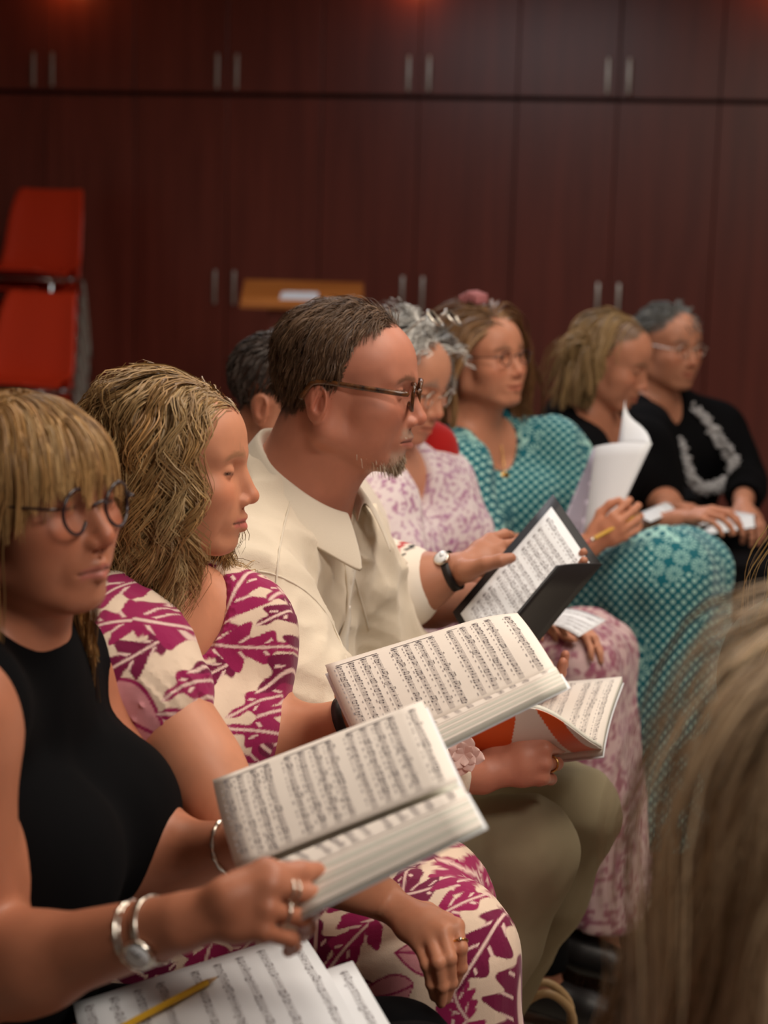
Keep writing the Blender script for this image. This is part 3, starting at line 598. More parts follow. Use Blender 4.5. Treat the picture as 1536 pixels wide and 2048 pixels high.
# ------------------------------------------------------------------ printed fabrics
def leaf_print(v, S, T, seed=5):
    rng = np.random.default_rng(seed); a = v @ S; b = v @ T; a0, a1, b0, b1 = a.min(), a.max(), b.min(), b.max(); c = np.tile(srgb(226, 204, 182), (len(v), 1)); mg = srgb(150, 28, 84); dk = srgb(112, 16, 62); pk = srgb(206, 140, 146)
    step = .068; pts = [(x+rng.uniform(-.018, .018)+(j % 2)*step/2, y+rng.uniform(-.018, .018)) for j, y in enumerate(np.arange(b0, b1+.05, step*.8)) for x in np.arange(a0, a1+.05, step)]
    for i, (x, y) in enumerate(pts):
        L = rng.uniform(.07, .12); th = rng.uniform(0, 6.28); kind = rng.random(); bend = rng.uniform(-4, 4); m = np.nonzero((np.abs(a-x) < L) & (np.abs(b-y) < L))[0]
        if len(m) == 0: continue
        u = ((a[m]-x)*math.cos(th)+(b[m]-y)*math.sin(th))/L+.5; w = (-(a[m]-x)*math.sin(th)+(b[m]-y)*math.cos(th))/L; w = w+bend*.12*(u-.5)**2; ins = (u > 0) & (u < 1); uu = np.clip(u, 0, 1); prof = np.sin(math.pi*uu**.75)*.34
        A_ = .0022/L; vm = 1-sstep(.009, .009+A_*.8, np.abs(w))
        if kind < .90:
            lob = prof*(.70+.30*np.cos(uu*2*math.pi*3.3-np.abs(w)*11)); s = ins*sstep(-A_*.4, A_*.6, lob-np.abs(w)); rib = (1-sstep(.04, .04+A_*4, np.abs(((uu-np.abs(w)*.9)*4) % 1-.5)))*(np.abs(w) > .05)*(np.abs(w) < prof*.5)
            k = np.maximum(vm, rib); c[m] = mixc(c[m], mg if i % 3 else dk, s); c[m] = mixc(c[m], srgb(226, 196, 186), s*k)
        else:
            s = ins*sstep(-A_*.4, A_*.6, prof-np.abs(w)); ed = s*sstep(-.045, -.032, np.abs(w)-prof); c[m] = mixc(c[m], pk, s); c[m] = mixc(c[m], mg, np.maximum(ed, s*vm))
    return c
def teal_material():
    m = mat('teal_print', rough=.85, spec=.2, sheen=.15); nt = m.node_tree; L = nt.links.new; b = nt.nodes['Principled BSDF']
    def N(t, **k):
        n = nt.nodes.new(t)
        for a, v in k.items(): setattr(n, a, v)
        return n
    def math_(op, a, b_=None):
        n = N('ShaderNodeMath', operation=op)
        for i, x in enumerate((a, b_)):
            if x is None: continue
            if hasattr(x, 'links'): L(x, n.inputs[i])
            else: n.inputs[i].default_value = x
        return n.outputs[0]
    def vor(scale, rot, stretch=1.0):
        mp = N('ShaderNodeMapping'); mp.inputs['Rotation'].default_value = rot; mp.inputs['Scale'].default_value = (scale, scale*stretch, scale); L(tc.outputs['Object'], mp.inputs[0]); sp = N('ShaderNodeSeparateXYZ'); L(mp.outputs[0], sp.inputs[0]); cb = N('ShaderNodeCombineXYZ'); L(sp.outputs[0], cb.inputs[0]); L(sp.outputs[1], cb.inputs[1]); v = N('ShaderNodeTexVoronoi', voronoi_dimensions='2D'); v.inputs['Scale'].default_value = 1; v.inputs['Randomness'].default_value = 0; L(cb.outputs[0], v.inputs['Vector']); return v, cb
    tc = N('ShaderNodeTexCoord'); rot = (math.radians(-72), math.radians(12), math.radians(45))
    v1, _ = vor(62, rot); dots = math_('LESS_THAN', v1.outputs['Distance'], .30)
    v2, c2 = vor(24, (math.radians(-72), math.radians(8), math.radians(20)), 1.4); df = N('ShaderNodeVectorMath', operation='SUBTRACT'); L(c2.outputs[0], df.inputs[0]); L(v2.outputs['Position'], df.inputs[1]); sp = N('ShaderNodeSeparateXYZ'); L(df.outputs[0], sp.inputs[0]); ang = math_('ARCTAN2', sp.outputs[1], sp.outputs[0]); rays = math_('GREATER_THAN', math_('COSINE', math_('MULTIPLY', ang, 11.0)), .1); fan = math_('MULTIPLY', rays, math_('GREATER_THAN', v2.outputs['Distance'], .10)); fan = math_('MULTIPLY', fan, math_('LESS_THAN', v2.outputs['Distance'], .46))
    z = N('ShaderNodeTexNoise'); z.inputs['Scale'].default_value = 6; z.inputs['Detail'].default_value = 1; L(tc.outputs['Object'], z.inputs['Vector']); zone = math_('GREATER_THAN', z.outputs['Fac'], .52)
    v3, _ = vor(46, rot); lat = math_('GREATER_THAN', v3.outputs['Distance'], .34); zone3 = math_('GREATER_THAN', z.outputs['Fac'], .60)
    mx = N('ShaderNodeMix', data_type='FLOAT'); L(zone, mx.inputs[0]); L(dots, mx.inputs[2]); L(fan, mx.inputs[3]); mx3 = N('ShaderNodeMix', data_type='FLOAT'); L(zone3, mx3.inputs[0]); L(mx.outputs[0], mx3.inputs[2]); L(lat, mx3.inputs[3])
    col = N('ShaderNodeMix', data_type='RGBA'); L(mx3.outputs[0], col.inputs[0]); col.inputs[6].default_value = (*srgb(18, 100, 114), 1); col.inputs[7].default_value = (*srgb(160, 208, 200), 1); L(col.outputs[2], b.inputs['Base Color']); return m
def speck_print(v, base, dots, scale, thr, seed): n = vnoise(v, scale, seed)+.5*vnoise(v, scale*2.1, seed+3); return mixc(mixc(np.tile(base, (len(v), 1)), dots, sstep(thr, thr+.15, n)*.9), dots*V(.9, .6, 1.0), .6*sstep(.35, .5, vnoise(v, scale*.8, seed+9)))
# ------------------------------------------------------------------ woman in the black sleeveless top
def woman_black_top():
    t = thing('person', 'blonde woman with a fringe, round dark glasses and sleeveless black top, nearest in the row', 'person', group='choir singers')
    rng = np.random.default_rng(11); sc = .97; R, ht = head_at(168, 1004, 1.743, (84, 0, -3), -30, 3, 0, sc); wrR = P(362, 1846, 1.539)
    b = Body(pel=V(-.46, 1.81, .56), neck=ht+V(-.050, .03, -.150), yaw=-16, head=(R, ht), hp=dict(sc=sc, lids=.7, mouth_smile=-.35, fat=6, nose=1.0, cheek=.9, neck=.054, chin=.95, jaw=1.02), bust=1.22, w=1.0, belly=.01, armr=1.0,
             shR=P(-108, 1440, 1.63), elR=P(-75, 1965, 1.672), wrR=wrR, shL=V(-.365, 1.955, 1.0), elL=P(255, 1735, 1.95), wrL=P(480, 1690, 1.85), knR=V(.05, 1.71, .62), knL=V(.03, 1.90, .56), anR=V(.10, 1.64, .16), anL=V(.03, 1.90, .10))
    fR, HR = hand_pts(wrR, P(535, 1796, 1.520)-wrR, V(-.15, -.75, .65), 1, ((62, 34, 18), (64, 36, 20), (66, 38, 20), (68, 38, 22)), .96)
    fR[4] = [P(452, 1797, 1.52), P(545, 1757, 1.53), P(598, 1745, 1.555), P(634, 1741, 1.575)]
    fL, _ = hand_pts(b.wrL, P(560, 1650, 1.852)-b.wrL, V(.1, .1, -1), -1, ((10, 15, 10),)*4, .95)
    b.hands = dict(R=(fR, True, .96), L=(fL, False, .95))
    base = srgb(172, 110, 82); b.skin(t, M['skin'], base, browc=srgb(120, 84, 60), lipc=srgb(176, 100, 92), scalpc=srgb(130, 92, 54))
    def top(F):
        F.inf = .008; b.torso(F); b.neckbase(F, .22); F.cap(b.shL, lerp(b.shL, b.elL, .6), .056, .050, .03); F.inf = 0
        for sh in (b.shR,): F.ell(sh+V(0, 0, -.03), (.046, .048, .075), .02, op='s')
        F.cap(b.at(1.055, .03)+V(0, 0, .085), b.at(1.055, .03)+V(0, 0, .2), .085, .085, .006, 's')
        F.half(b.at(-.06), -b.Z, .004)
    cloth('sleeveless_top', t, M['black'], (b.pel-V(.28, .28, .16), b.neck+V(.30, .28, .1)), .006, top, srgb(26, 26, 29), folds(fold(14, .004, b.Z, 3)))
    def trousers(F):
        F.inf = .012; F.ell(b.pel, (.125, .175, .115), .06, R=b.B)
        for n in 'RL': b.leg(F, n)
        F.inf = 0; F.half(V(0, 0, .16), V(0, 0, -1), .004)
    cloth('trousers', t, M['black'], (V(-.72, 1.55, .05), V(.28, 2.25, .75)), .008, trousers, srgb(22, 22, 25), fold(14, .004, V(1, 0, 0), 5))
    eyeglasses(t, R, ht, .001*sc*1000, M['frame_dark'], 25.5, 23, 1.9, zc=-8, x0=106, tr=1.5)
    # rings, bracelet and watch on the right hand
    ring_on(t, fR[1], 0, .42, .0106, M['silver']); ring_on(t, fR[2], 0, .45, .0103, M['silver'], .0016, True); ring_on(t, fR[1], 0, .58, .0104, M['silver'], .0012)
    ax_ = nrm(wrR-b.elR); bracelet(t, 'chain_bracelet', wrR-ax_*.052, wrR, .0300, .0020, M['silver'], 16); bracelet(t, 'chain_bracelet', wrR-ax_*.047, wrR, .0295, .0016, M['silver'], 19)
    watch(t, wrR-ax_*.030, wrR, .0285, M['silver'], V(-.1, -1, -.2), .0145, .0035)
    axl = nrm(b.wrL-b.elL); bracelet(t, 'bead_bracelet', b.wrL-axl*.012, b.wrL, .030, .0024, M['silver'], 14)
    # hair
    pal = [srgb(196, 150, 90), srgb(150, 104, 58), srgb(104, 70, 40), srgb(214, 178, 124)]
    col = colliders(b); mk = lambda C, lay: [(c, Rr, r, lay) for c, Rr, r in C]
    pts = scalp_points(3800, rng, lambda x, y, z: (z > 62) & (x > 6) & (np.abs(y) < 62)); d0 = comb(pts, np.stack([np.full(len(pts), 1.0), pts[:, 1]*.006, 0*pts[:, 0]], 1), .0); lay = rng.uniform(.005, .009, len(pts)); L = (.068+.0009*np.clip(72-pts[:, 0], 0, 80)+rng.normal(0, .011, len(pts)))*sc
    Pn = grow(pts*.001*sc @ R.T+ht, d0 @ R.T, L, 14, mk(col, lay), rng, .42, .02); Pn, own = style(Pn, rng, 150, .45, .0008, 1.2); ribbons('fringe', t, M['hair'], Pn, ht, .0015, strand_cols(own, rng, pal), rng)
    pts = scalp_points(7500, rng, lambda x, y, z: scalp_default(x, y, z) & ~((z > 62) & (x > 40) & (np.abs(y) < 56))); d0 = comb(pts, np.stack([-.75*np.ones(len(pts)), pts[:, 1]*.016, -.1+0*pts[:, 0]], 1), .0); lay = rng.uniform(.005, .011, len(pts)); L = rng.uniform(.28, .38, len(pts))
    Pn = grow(pts*.001*sc @ R.T+ht, d0 @ R.T, L, 20, mk(col, lay), rng, .45, .02); Pn, own = style(Pn, rng, 180, .5, .003, 1.5); ribbons('hair', t, M['hair'], Pn, ht, .0018, strand_cols(own, rng, pal), rng)
    shoes(t, b)
    place_chair(b.pel[0]-.02*math.cos(math.radians(b.yaw)), b.pel[1]-.02*math.sin(math.radians(b.yaw)), -20, 'red shell chair under the woman in the black sleeveless top', group='red shell chairs of the singers'); return t
woman_black_top()
def woman_floral_dress():
    t = thing('person', 'woman with wavy blonde hair in a cream and magenta leaf-print dress, head bowed in profile', 'person', group='choir singers')
    rng = np.random.default_rng(21); sc = .955; R, ht = head_at(452, 945, 2.145, (80, -32, -5), -4, -3, 0, sc); wrR = P(762, 1796, 2.098); wrL = P(702, 1436, 2.25)
    b = Body(pel=V(-.345, 2.23, .56), neck=ht+V(-.058, .025, -.148), yaw=-30, head=(R, ht), hp=dict(sc=sc, lids=.7, nose=1.02, fat=-2, neck=.050, lip=1.05, jaw=.96), bust=1.1, w=.92, armr=.95, belly=.01,
             shR=P(232, 1300, 2.070), elR=P(505, 1690, 1.98), wrR=wrR, shL=P(480, 1250, 2.325), elL=P(508, 1500, 2.31), wrL=wrL, knR=P(880, 1905, 2.25), knL=P(838, 1800, 2.44), anR=P(905, 2200, 2.26)*V(1, 1, 0)+V(0, 0, .1), anL=P(860, 2200, 2.44)*V(1, 1, 0)+V(0, 0, .1))
    fR = [[P(913, 1852, 2.046), P(921, 1895, 2.032), P(922, 1935, 2.041), P(908, 1968, 2.055)], [P(886, 1864, 2.036), P(899, 1916, 2.018), P(902, 1965, 2.032), P(892, 1998, 2.046)], [P(861, 1879, 2.036), P(876, 1925, 2.013), P(884, 1972, 2.022), P(882, 2006, 2.036)], [P(838, 1892, 2.041), P(853, 1930, 2.022), P(862, 1968, 2.027), P(868, 1994, 2.036)], [P(800, 1815, 2.126), P(855, 1822, 2.136), P(895, 1842, 2.126), P(918, 1868, 2.122)]]
    fL, _ = hand_pts(wrL, P(790, 1400, 2.24)-wrL, V(.1, .1, -1), -1, ((10, 15, 10),)*4, .92); b.hands = dict(R=(fR, True, .92), L=(fL, False, .92))
    base = srgb(204, 140, 108); b.skin(t, M['skin'], base, browc=srgb(150, 110, 80), lipc=srgb(196, 104, 100), scalpc=srgb(130, 100, 62))
    S = nrm(V(.93, -.30, -.1)); T = nrm(V(-.05, .35, .9)); near = nrm(b.Y)*-1
    def dress(F):
        F.inf = .010; b.torso(F)
        F.inf = 0; F.ell(lerp(b.shR, b.elR, .18)+V(-.022, 0, -.012), (.098, .085, .078), .03); F.cap(lerp(b.shR, b.elR, .12), lerp(b.shR, b.elR, .24), .080, .072, .03); F.ell(lerp(b.shL, b.elL, .15), (.072, .070, .082), .03); F.cap(lerp(b.shL, b.elL, .1), lerp(b.shL, b.elL, .34), .070, .066, .03)
        F.inf = .02
        for n in 'RL': b.leg(F, n)
        F.inf = 0; k = lerp(b.knR, b.knL, .5); F.cap(lerp(b.hipR, b.hipL, .5), k-V(.03, 0, .0), .10, .09, .06); F.chain([b.knR-V(0, 0, .02), b.anR+V(.02, 0, .08)], [.095, .12], .06); F.chain([b.knL-V(0, 0, .02), b.anL+V(.02, 0, .08)], [.095, .12], .06)
        F.ell(b.at(1.0, .055), (.090, .098, .125), .012, R=b.B, op='s'); F.half(lerp(b.shR, b.elR, .43), b.elR-b.shR, .004) if False else None
        F.half(V(0, 0, .14), V(0, 0, -1), .004)
    def slv(F): dress(F)
    def crop(F):
        dress(F); n = nrm(b.elR-b.shR); c = lerp(b.shR, b.elR, .40)
    gather = lambda p: .0035*np.sin((p @ nrm(np.cross(b.elR-b.shR, V(0, -1, .3))))*420+3*vnoise(p, 20, 2))*np.exp(-((p-lerp(b.shR, b.elR, .36)) @ nrm(b.elR-b.shR)/.03)**2)*(np.linalg.norm(p-lerp(b.shR, b.elR, .3), axis=1) < .13)
    lo = np.minimum.reduce([b.pel, b.anR, b.shR])-.24; hi = np.maximum.reduce([b.pel, b.knR, b.knL, b.shL])+V(.24, .24, .16); lo[2] = .08
    cloth('leaf_print_dress', t, M['cloth'], (lo, hi), .0086, dress, lambda v: leaf_print(v, S, T), folds(fold(22, .0055, V(.2, 0, 1), 8), gather), sub=2, fine=lambda c: (c[:, 2] > .42) & ((c-b.pel) @ b.Y < .16) & ((c-b.pel) @ V(0, -.9, .5) > .0))
    ax_ = nrm(wrL-b.elL); watch(t, wrL-ax_*.004, wrL, .0285, M['leather'], V(.2, .3, .9), .013, .007)
    ring_on(t, fR[0], 0, .75, .0092, M['gold'], .0014, True)
    pal = [srgb(176, 142, 92), srgb(134, 102, 62), srgb(92, 68, 42), srgb(196, 170, 124), srgb(160, 114, 64)]
    col = colliders(b); pts = scalp_points(9500, rng, lambda x, y, z: (scalp_default(x, y, z) | ((x > 15) & (z > 50) & (np.abs(y) > 45))) & ~((x > 58) & (z < 60)), 6.5)
    d0 = comb(pts, np.stack([np.where(pts[:, 0] > 20, -.8, -.7), (pts[:, 1]+10)*.018, -.35+0*pts[:, 0]], 1), .12*sstep(20, 90, pts[:, 2])); lay = rng.uniform(.006, .026, len(pts)); L = rng.uniform(.19, .33, len(pts))+.0004*(pts[:, 2]-60)
    Pn = grow(pts*.001*sc @ R.T+ht, d0 @ R.T, L, 24, [(c, Rr, r, lay) for c, Rr, r in col], rng, .40, .04); Pn = Pn[clear_face(Pn, R, ht, sc, 53, 46, 75)]; Pn, own = style(Pn, rng, 230, .66, .0135, 2.7, .3); ribbons('hair', t, M['hair'], Pn, ht, .0019, strand_cols(own, rng, pal, .22), rng)
    shoes(t, b)
    place_chair(b.pel[0]-.02*math.cos(math.radians(b.yaw)), b.pel[1]-.02*math.sin(math.radians(b.yaw)), -26, 'red shell chair under the woman in the leaf-print dress', group='red shell chairs of the singers')
woman_floral_dress()
HL3 = lambda x, y, z: ((x > 30) & (z > np.interp(np.abs(y), [0, 35, 52, 62], [80, 80, 80, 80])) & (x < 96)) | ((x <= 30) & (x > -20) & (z > np.interp(x, [-20, -2, 8, 18, 30], [0, -14, 2, 50, 78]))) | ((x <= -20) & (z > np.interp(x, [-110, -80, -48, -20], [-60, -62, -58, 5])))
def man_cream_shirt():
    t = thing('person', 'brown-haired man with tortoiseshell glasses and grey goatee in a cream linen shirt', 'person', group='choir singers')
    rng = np.random.default_rng(31); sc = 1.05; R, ht = head_at(796, 787, 2.587, (82, -32, -3), -9, -5, 0, sc); wrR = P(962, 1550, 2.535)
    b = Body(pel=V(-.265, 2.78, .57), neck=ht+V(-.082, .035, -.172), yaw=-24, head=(R, ht), hp=dict(sc=sc, male=1, lids=0, nose=1.12, jaw=1.06, fat=7, neck=.064, cheek=.9), w=1.02, belly=.045, armr=1.15, legr=1.08,
             shR=P(478, 1195, 2.525), elR=P(655, 1500, 2.443), wrR=wrR, shL=P(690, 1115, 2.86), elL=P(790, 1345, 2.95), wrL=P(985, 1420, 2.877), knR=P(1046, 1706, 2.650), knL=P(1136, 1622, 2.898), anR=P(1046, 1706, 2.65)*V(1, 1, 0)+V(-.17, .05, .11), anL=P(1136, 1622, 2.898)*V(1, 1, 0)+V(-.15, .05, .11))
    fR, _ = hand_pts(wrR, P(1060, 1520, 2.53)-wrR, V(.0, -.9, .4), 1, ((62, 66, 36), (66, 68, 36), (70, 68, 36), (74, 68, 36)), 1.08); fL, _ = hand_pts(b.wrL, P(1060, 1400, 2.815)-b.wrL, V(0, .5, -.9), -1, ((15, 20, 10),)*4, 1.05); b.hands = dict(R=(fR, True, 1.08), L=(fL, False, 1.05))
    grey = srgb(190, 176, 158); base = srgb(190, 126, 102)
    def beard(c, x, y, z, v):
        n = .5+.5*vnoise(v, 420, 5); m = sstep(-80, -92, z)*sstep(50, 70, x)*sstep(40, 28, np.abs(y)); m = np.maximum(m, sstep(-50, -56, z)*sstep(-70, -64, z)*(x > 86)*(np.abs(y) < 30)); c = mixc(c, grey*.8, m*(.35+.4*n)); st = sstep(-30, -70, z)*sstep(-20, 10, x)*(1-m); return mixc(c, c.mean(0)*V(.75, .72, .72), st*.25*n)
    b.skin(t, M['skin'], base, browc=srgb(90, 66, 48), lipc=srgb(160, 92, 84), stubble=beard, scalpc=srgb(70, 54, 42), scalpf=HL3); eyes_open(t, R, ht, sc, (70, 60, 50), (0, -14))
    def shirt(F):
        F.inf = .012; b.torso(F)
        for n in 'RL': b.arm(F, n)
        F.inf = .012; F.cap(b.shR, b.elR, .060, .052, .05); F.cap(b.elR, lerp(b.elR, wrR, .9), .048, .032, .03); F.inf = 0; ax_ = nrm(wrR-b.elR)
        F.cap(lerp(b.elR, wrR, .86), lerp(b.elR, wrR, .93), .040, .041, .006)
        F.cap(b.at(1.05, .02), ht+R @ V(0, 0, -.09), .066, .064, .01, 's'); F.ell(b.at(1.0, .095), (.05, .035, .12), .01, R=b.B, op='s'); F.half(b.at(-.02), -b.Z, .004)
        F.cap(lerp(b.elR, wrR, .94), wrR+ax_*.12, .055, .055, .004, 's')
    pl = nrm(np.cross(b.Z, V(-.2, .3, 0)))
    def seams(p):
        q = p-b.at(.75, .0); u = q @ b.Y; z = q @ b.Z; d = -.0035*np.exp(-((u-.018)/.003)**2)*((q @ b.X) > 0); a = (p-lerp(b.shR, b.shL, .08)) @ nrm(lerp(b.shR, b.elR, .3)-lerp(b.shR, b.shL, .3)); d = d-.003*np.exp(-((a-.035)/.006)**2)*(np.linalg.norm(p-b.shR, axis=1) < .13); return -d
    sh = cloth('linen_shirt', t, M['linen'], (np.minimum(b.pel, b.shR)-V(.30, .24, .12), np.maximum(b.shL, wrR)+V(.20, .28, .30)), .006, shirt, srgb(224, 211, 190), folds(crease(9, .012, V(.35, -.1, 1), 4, wrR), crease(13, .008, V(.8, .1, -.5), 6, wrR)), sub=0)
    collar(b, t, M['linen'], srgb(228, 217, 198), c=b.at(1.0, .02)+V(.01, 0, .03), rt=.072, rb=.120, hb=.066, hf=-.045, drop=.060, tip=.034)
    zs = np.linspace(.97, .30, 16); lin = srgb(228, 217, 198)
    for nm, ys in (('placket', (-.016, .016)), ):
        a, c_ = [on_surface(sh, [b.at(z, .6, y) for z in zs], [-b.X]*16, .0022) for y in ys]; n_ = min(len(a), len(c_)); o = part(nm, (np.vstack([a[:n_], c_[:n_]]), [(i, i+1, n_+i+1, n_+i) for i in range(n_-1)]), M['linen'], t, col=np.tile(lin, (2*n_, 1))); md = o.modifiers.new('thick', 'SOLIDIFY'); md.thickness = .003; md.offset = 0
    for z in (.88, .74, .60, .46):
        q = on_surface(sh, [b.at(z, .6, .0)], [-b.X], .004)
        if len(q): part('button', tube([q[0]-b.X*.001, q[0]+b.X*.001, q[0]+b.X*.0018], [.0055, .0055, .004], 14), M['paper'], t)
    for ln in ([(586, 985), (566, 1060), (556, 1120), (552, 1180)], [(470, 1150), (520, 1143), (570, 1158), (620, 1190), (660, 1240), (690, 1310), (700, 1370)], [(690, 1090), (716, 1180), (738, 1260)]):
        px = spline([(x, y, 0) for x, y in ln], 14); q = on_surface(sh, [EYE]*14, [P(x, y, 1)-EYE for x, y, _ in px], .0004)
        if len(q) > 4: part('seam', tube(q, .0016, 6), M['linen'], t, col=np.tile(lin*.92, (len(q)*6, 1)))
    def trousers(F):
        F.inf = .014; F.ell(b.pel-b.Z*.01, (.125, .2, .11), .06, R=b.B)
        for n in 'RL': b.leg(F, n)
        F.inf = 0; pass
        for n in 'RL': F.half(V(0, 0, .13), V(0, 0, -1), .004)
    cloth('trousers', t, M['khaki'], (V(-.50, 2.25, .06), V(.56, 3.2, .78)), .007, trousers, srgb(146, 136, 110), folds(fold(12, .006, V(.3, .2, 1), 14), fold(30, .003, V(0, .6, .8), 15)))
    for n in 'RL':
        F = Field(*[axis((getattr(b, 'an'+n)-.26)[a], (getattr(b, 'an'+n)+.26)[a], .006) for a in range(3)]); F.inf = .008; b.foot(F, n); v, q = F.mesh(); mesh_obj('shoe', v, q, M['shoe'], t)
    eyeglasses(t, R, ht, sc, M['tortoise'], 24, 18.5, 2.9, zc=-5, x0=107, square=1.6, tr=4.0)
    ring_on(t, fR[2], 0, .5, .0112, M['gold'], .0018)
    hair_p3(t, b, R, ht, sc, rng)
    place_chair(b.pel[0]-.02*math.cos(math.radians(b.yaw)), b.pel[1]-.02*math.sin(math.radians(b.yaw)), -22, 'red shell chair under the man in the cream linen shirt', group='red shell chairs of the singers')
def hair_p3(t, b, R, ht, sc, rng):
    pal = [srgb(98, 74, 54), srgb(60, 44, 34), srgb(132, 104, 78), srgb(84, 62, 48)]; H = lambda p: p*.001*sc @ R.T+ht
    C = [(c, Rr, r) for c, Rr, r in colliders(b)[:3]]
    hl = HL3
    pts = scalp_points(12500, rng, hl); top = sstep(60, 88, pts[:, 2]); d0 = comb(pts, np.stack([np.where(top > .3, -1.0, -.85), pts[:, 1]*.004-.1, np.where(top > .3, .1, -.55)], 1), -.02+.10*top*sstep(20, 60, pts[:, 0])+.32*top*sstep(45, 75, pts[:, 0])+.05*top); lay = rng.uniform(.002, .007, len(pts))+top*rng.uniform(.0, .007, len(pts)); L = np.where(top > .3, rng.uniform(.04, .06, len(pts)), rng.uniform(.026, .040, len(pts)))
    Pn = grow(H(pts), d0 @ R.T, L, 9, [(c, Rr, r, lay) for c, Rr, r in C], rng, rand=.025, gfun=lambda s: .22+.2*s); Pn, own = style(Pn, rng, 900, .30, .0012, 1.0); ribbons('hair', t, M['hair'], Pn, ht, .0012, strand_cols(own, rng, pal, .16), rng)
    g = [srgb(214, 200, 180), srgb(176, 156, 132), srgb(140, 112, 88)]; n = 2200; y = rng.normal(0, 17, n); z = rng.uniform(-112, -82, n); x = 92-.018*y*y-np.clip(-100-z, 0, 20)*.8; pts = np.stack([x, y, z], 1); n2 = 420; y2 = rng.uniform(-26, 26, n2); pts = np.vstack([pts, np.stack([101-.016*y2*y2, y2, np.full(n2, -57)-np.abs(y2)*.15], 1)])
    d0 = np.stack([.55+0*pts[:, 0], pts[:, 1]*.01, -1+0*pts[:, 0]], 1); L = rng.uniform(.010, .022, len(pts))*np.where(np.arange(len(pts)) < n, 1, .45); Pn = grow(H(pts), d0 @ R.T, L, 5, [], rng, .2, .12); ribbons('goatee', t, M['hair'], Pn, ht, .0011, strand_cols(np.zeros(len(pts), int), rng, g, .3)*.0+np.array(g)[rng.integers(0, 3, len(pts))], rng)
man_cream_shirt()
# ------------------------------------------------------------------ the singers further along
def simple_hair(t, b, R, ht, sc, rng, n, cond, dirs, lift, lay, L, seg, grav, pal, width, ncl=120, clump=.5, wave=.003, freq=2, var=.18, name='hair', extra=(), rand=.03, face=None):
    pts = scalp_points(n, rng, cond); d0 = comb(pts, dirs(pts), lift(pts)); la = rng.uniform(lay[0], lay[1], n); Ln = rng.uniform(L[0], L[1], n)
    Pn = grow(pts*.001*sc @ R.T+ht, d0 @ R.T, Ln, seg, [(c, Rr, r, la) for c, Rr, r in colliders(b, extra)], rng, grav, rand); Pn = Pn if face is None else Pn[clear_face(Pn, R, ht, sc, *face)]; Pn, own = style(Pn, rng, ncl, clump, wave, freq); return ribbons(name, t, M['hair'], Pn, ht, width, strand_cols(own, rng, pal, var), rng)
def simple_hand(wr, to, N, side, curls, k): return hand_pts(wr, to-wr, N, side, (curls,)*4, k)[0]
def seat(b, label): place_chair(b.pel[0]-.02*math.cos(math.radians(b.yaw)), b.pel[1]-.02*math.sin(math.radians(b.yaw)), b.yaw, label, group='red shell chairs of the singers')
def box(b, lo=(-.32, -.32, 0), hi=(.32, .32, .12), pts=()):
    q = np.array([b.pel, b.neck, b.shR, b.shL]+list(pts)); l = q.min(0)+V(*lo); h = q.max(0)+V(*hi); l[2] = max(l[2]-.14, .04); return l, h
def skirt(F, b, inf, hem, r0=.085, r1=.11):
    F.inf = inf
    for n in 'RL': b.leg(F, n, .5); F.inf = 0; F.cap(getattr(b, 'kn'+n)-V(0, 0, .02), getattr(b, 'an'+n)+V(0, 0, .02), r0, r1, .06); F.inf = inf
    F.inf = 0; k = lerp(b.knR, b.knL, .5); F.cap(lerp(b.hipR, b.hipL, .5), k-V(0, 0, .01), .10, .085, .06); F.cap(k-V(0, 0, .03), lerp(b.anR, b.anL, .5), r0, r1, .06); F.half(V(0, 0, hem), V(0, 0, -1), .004)
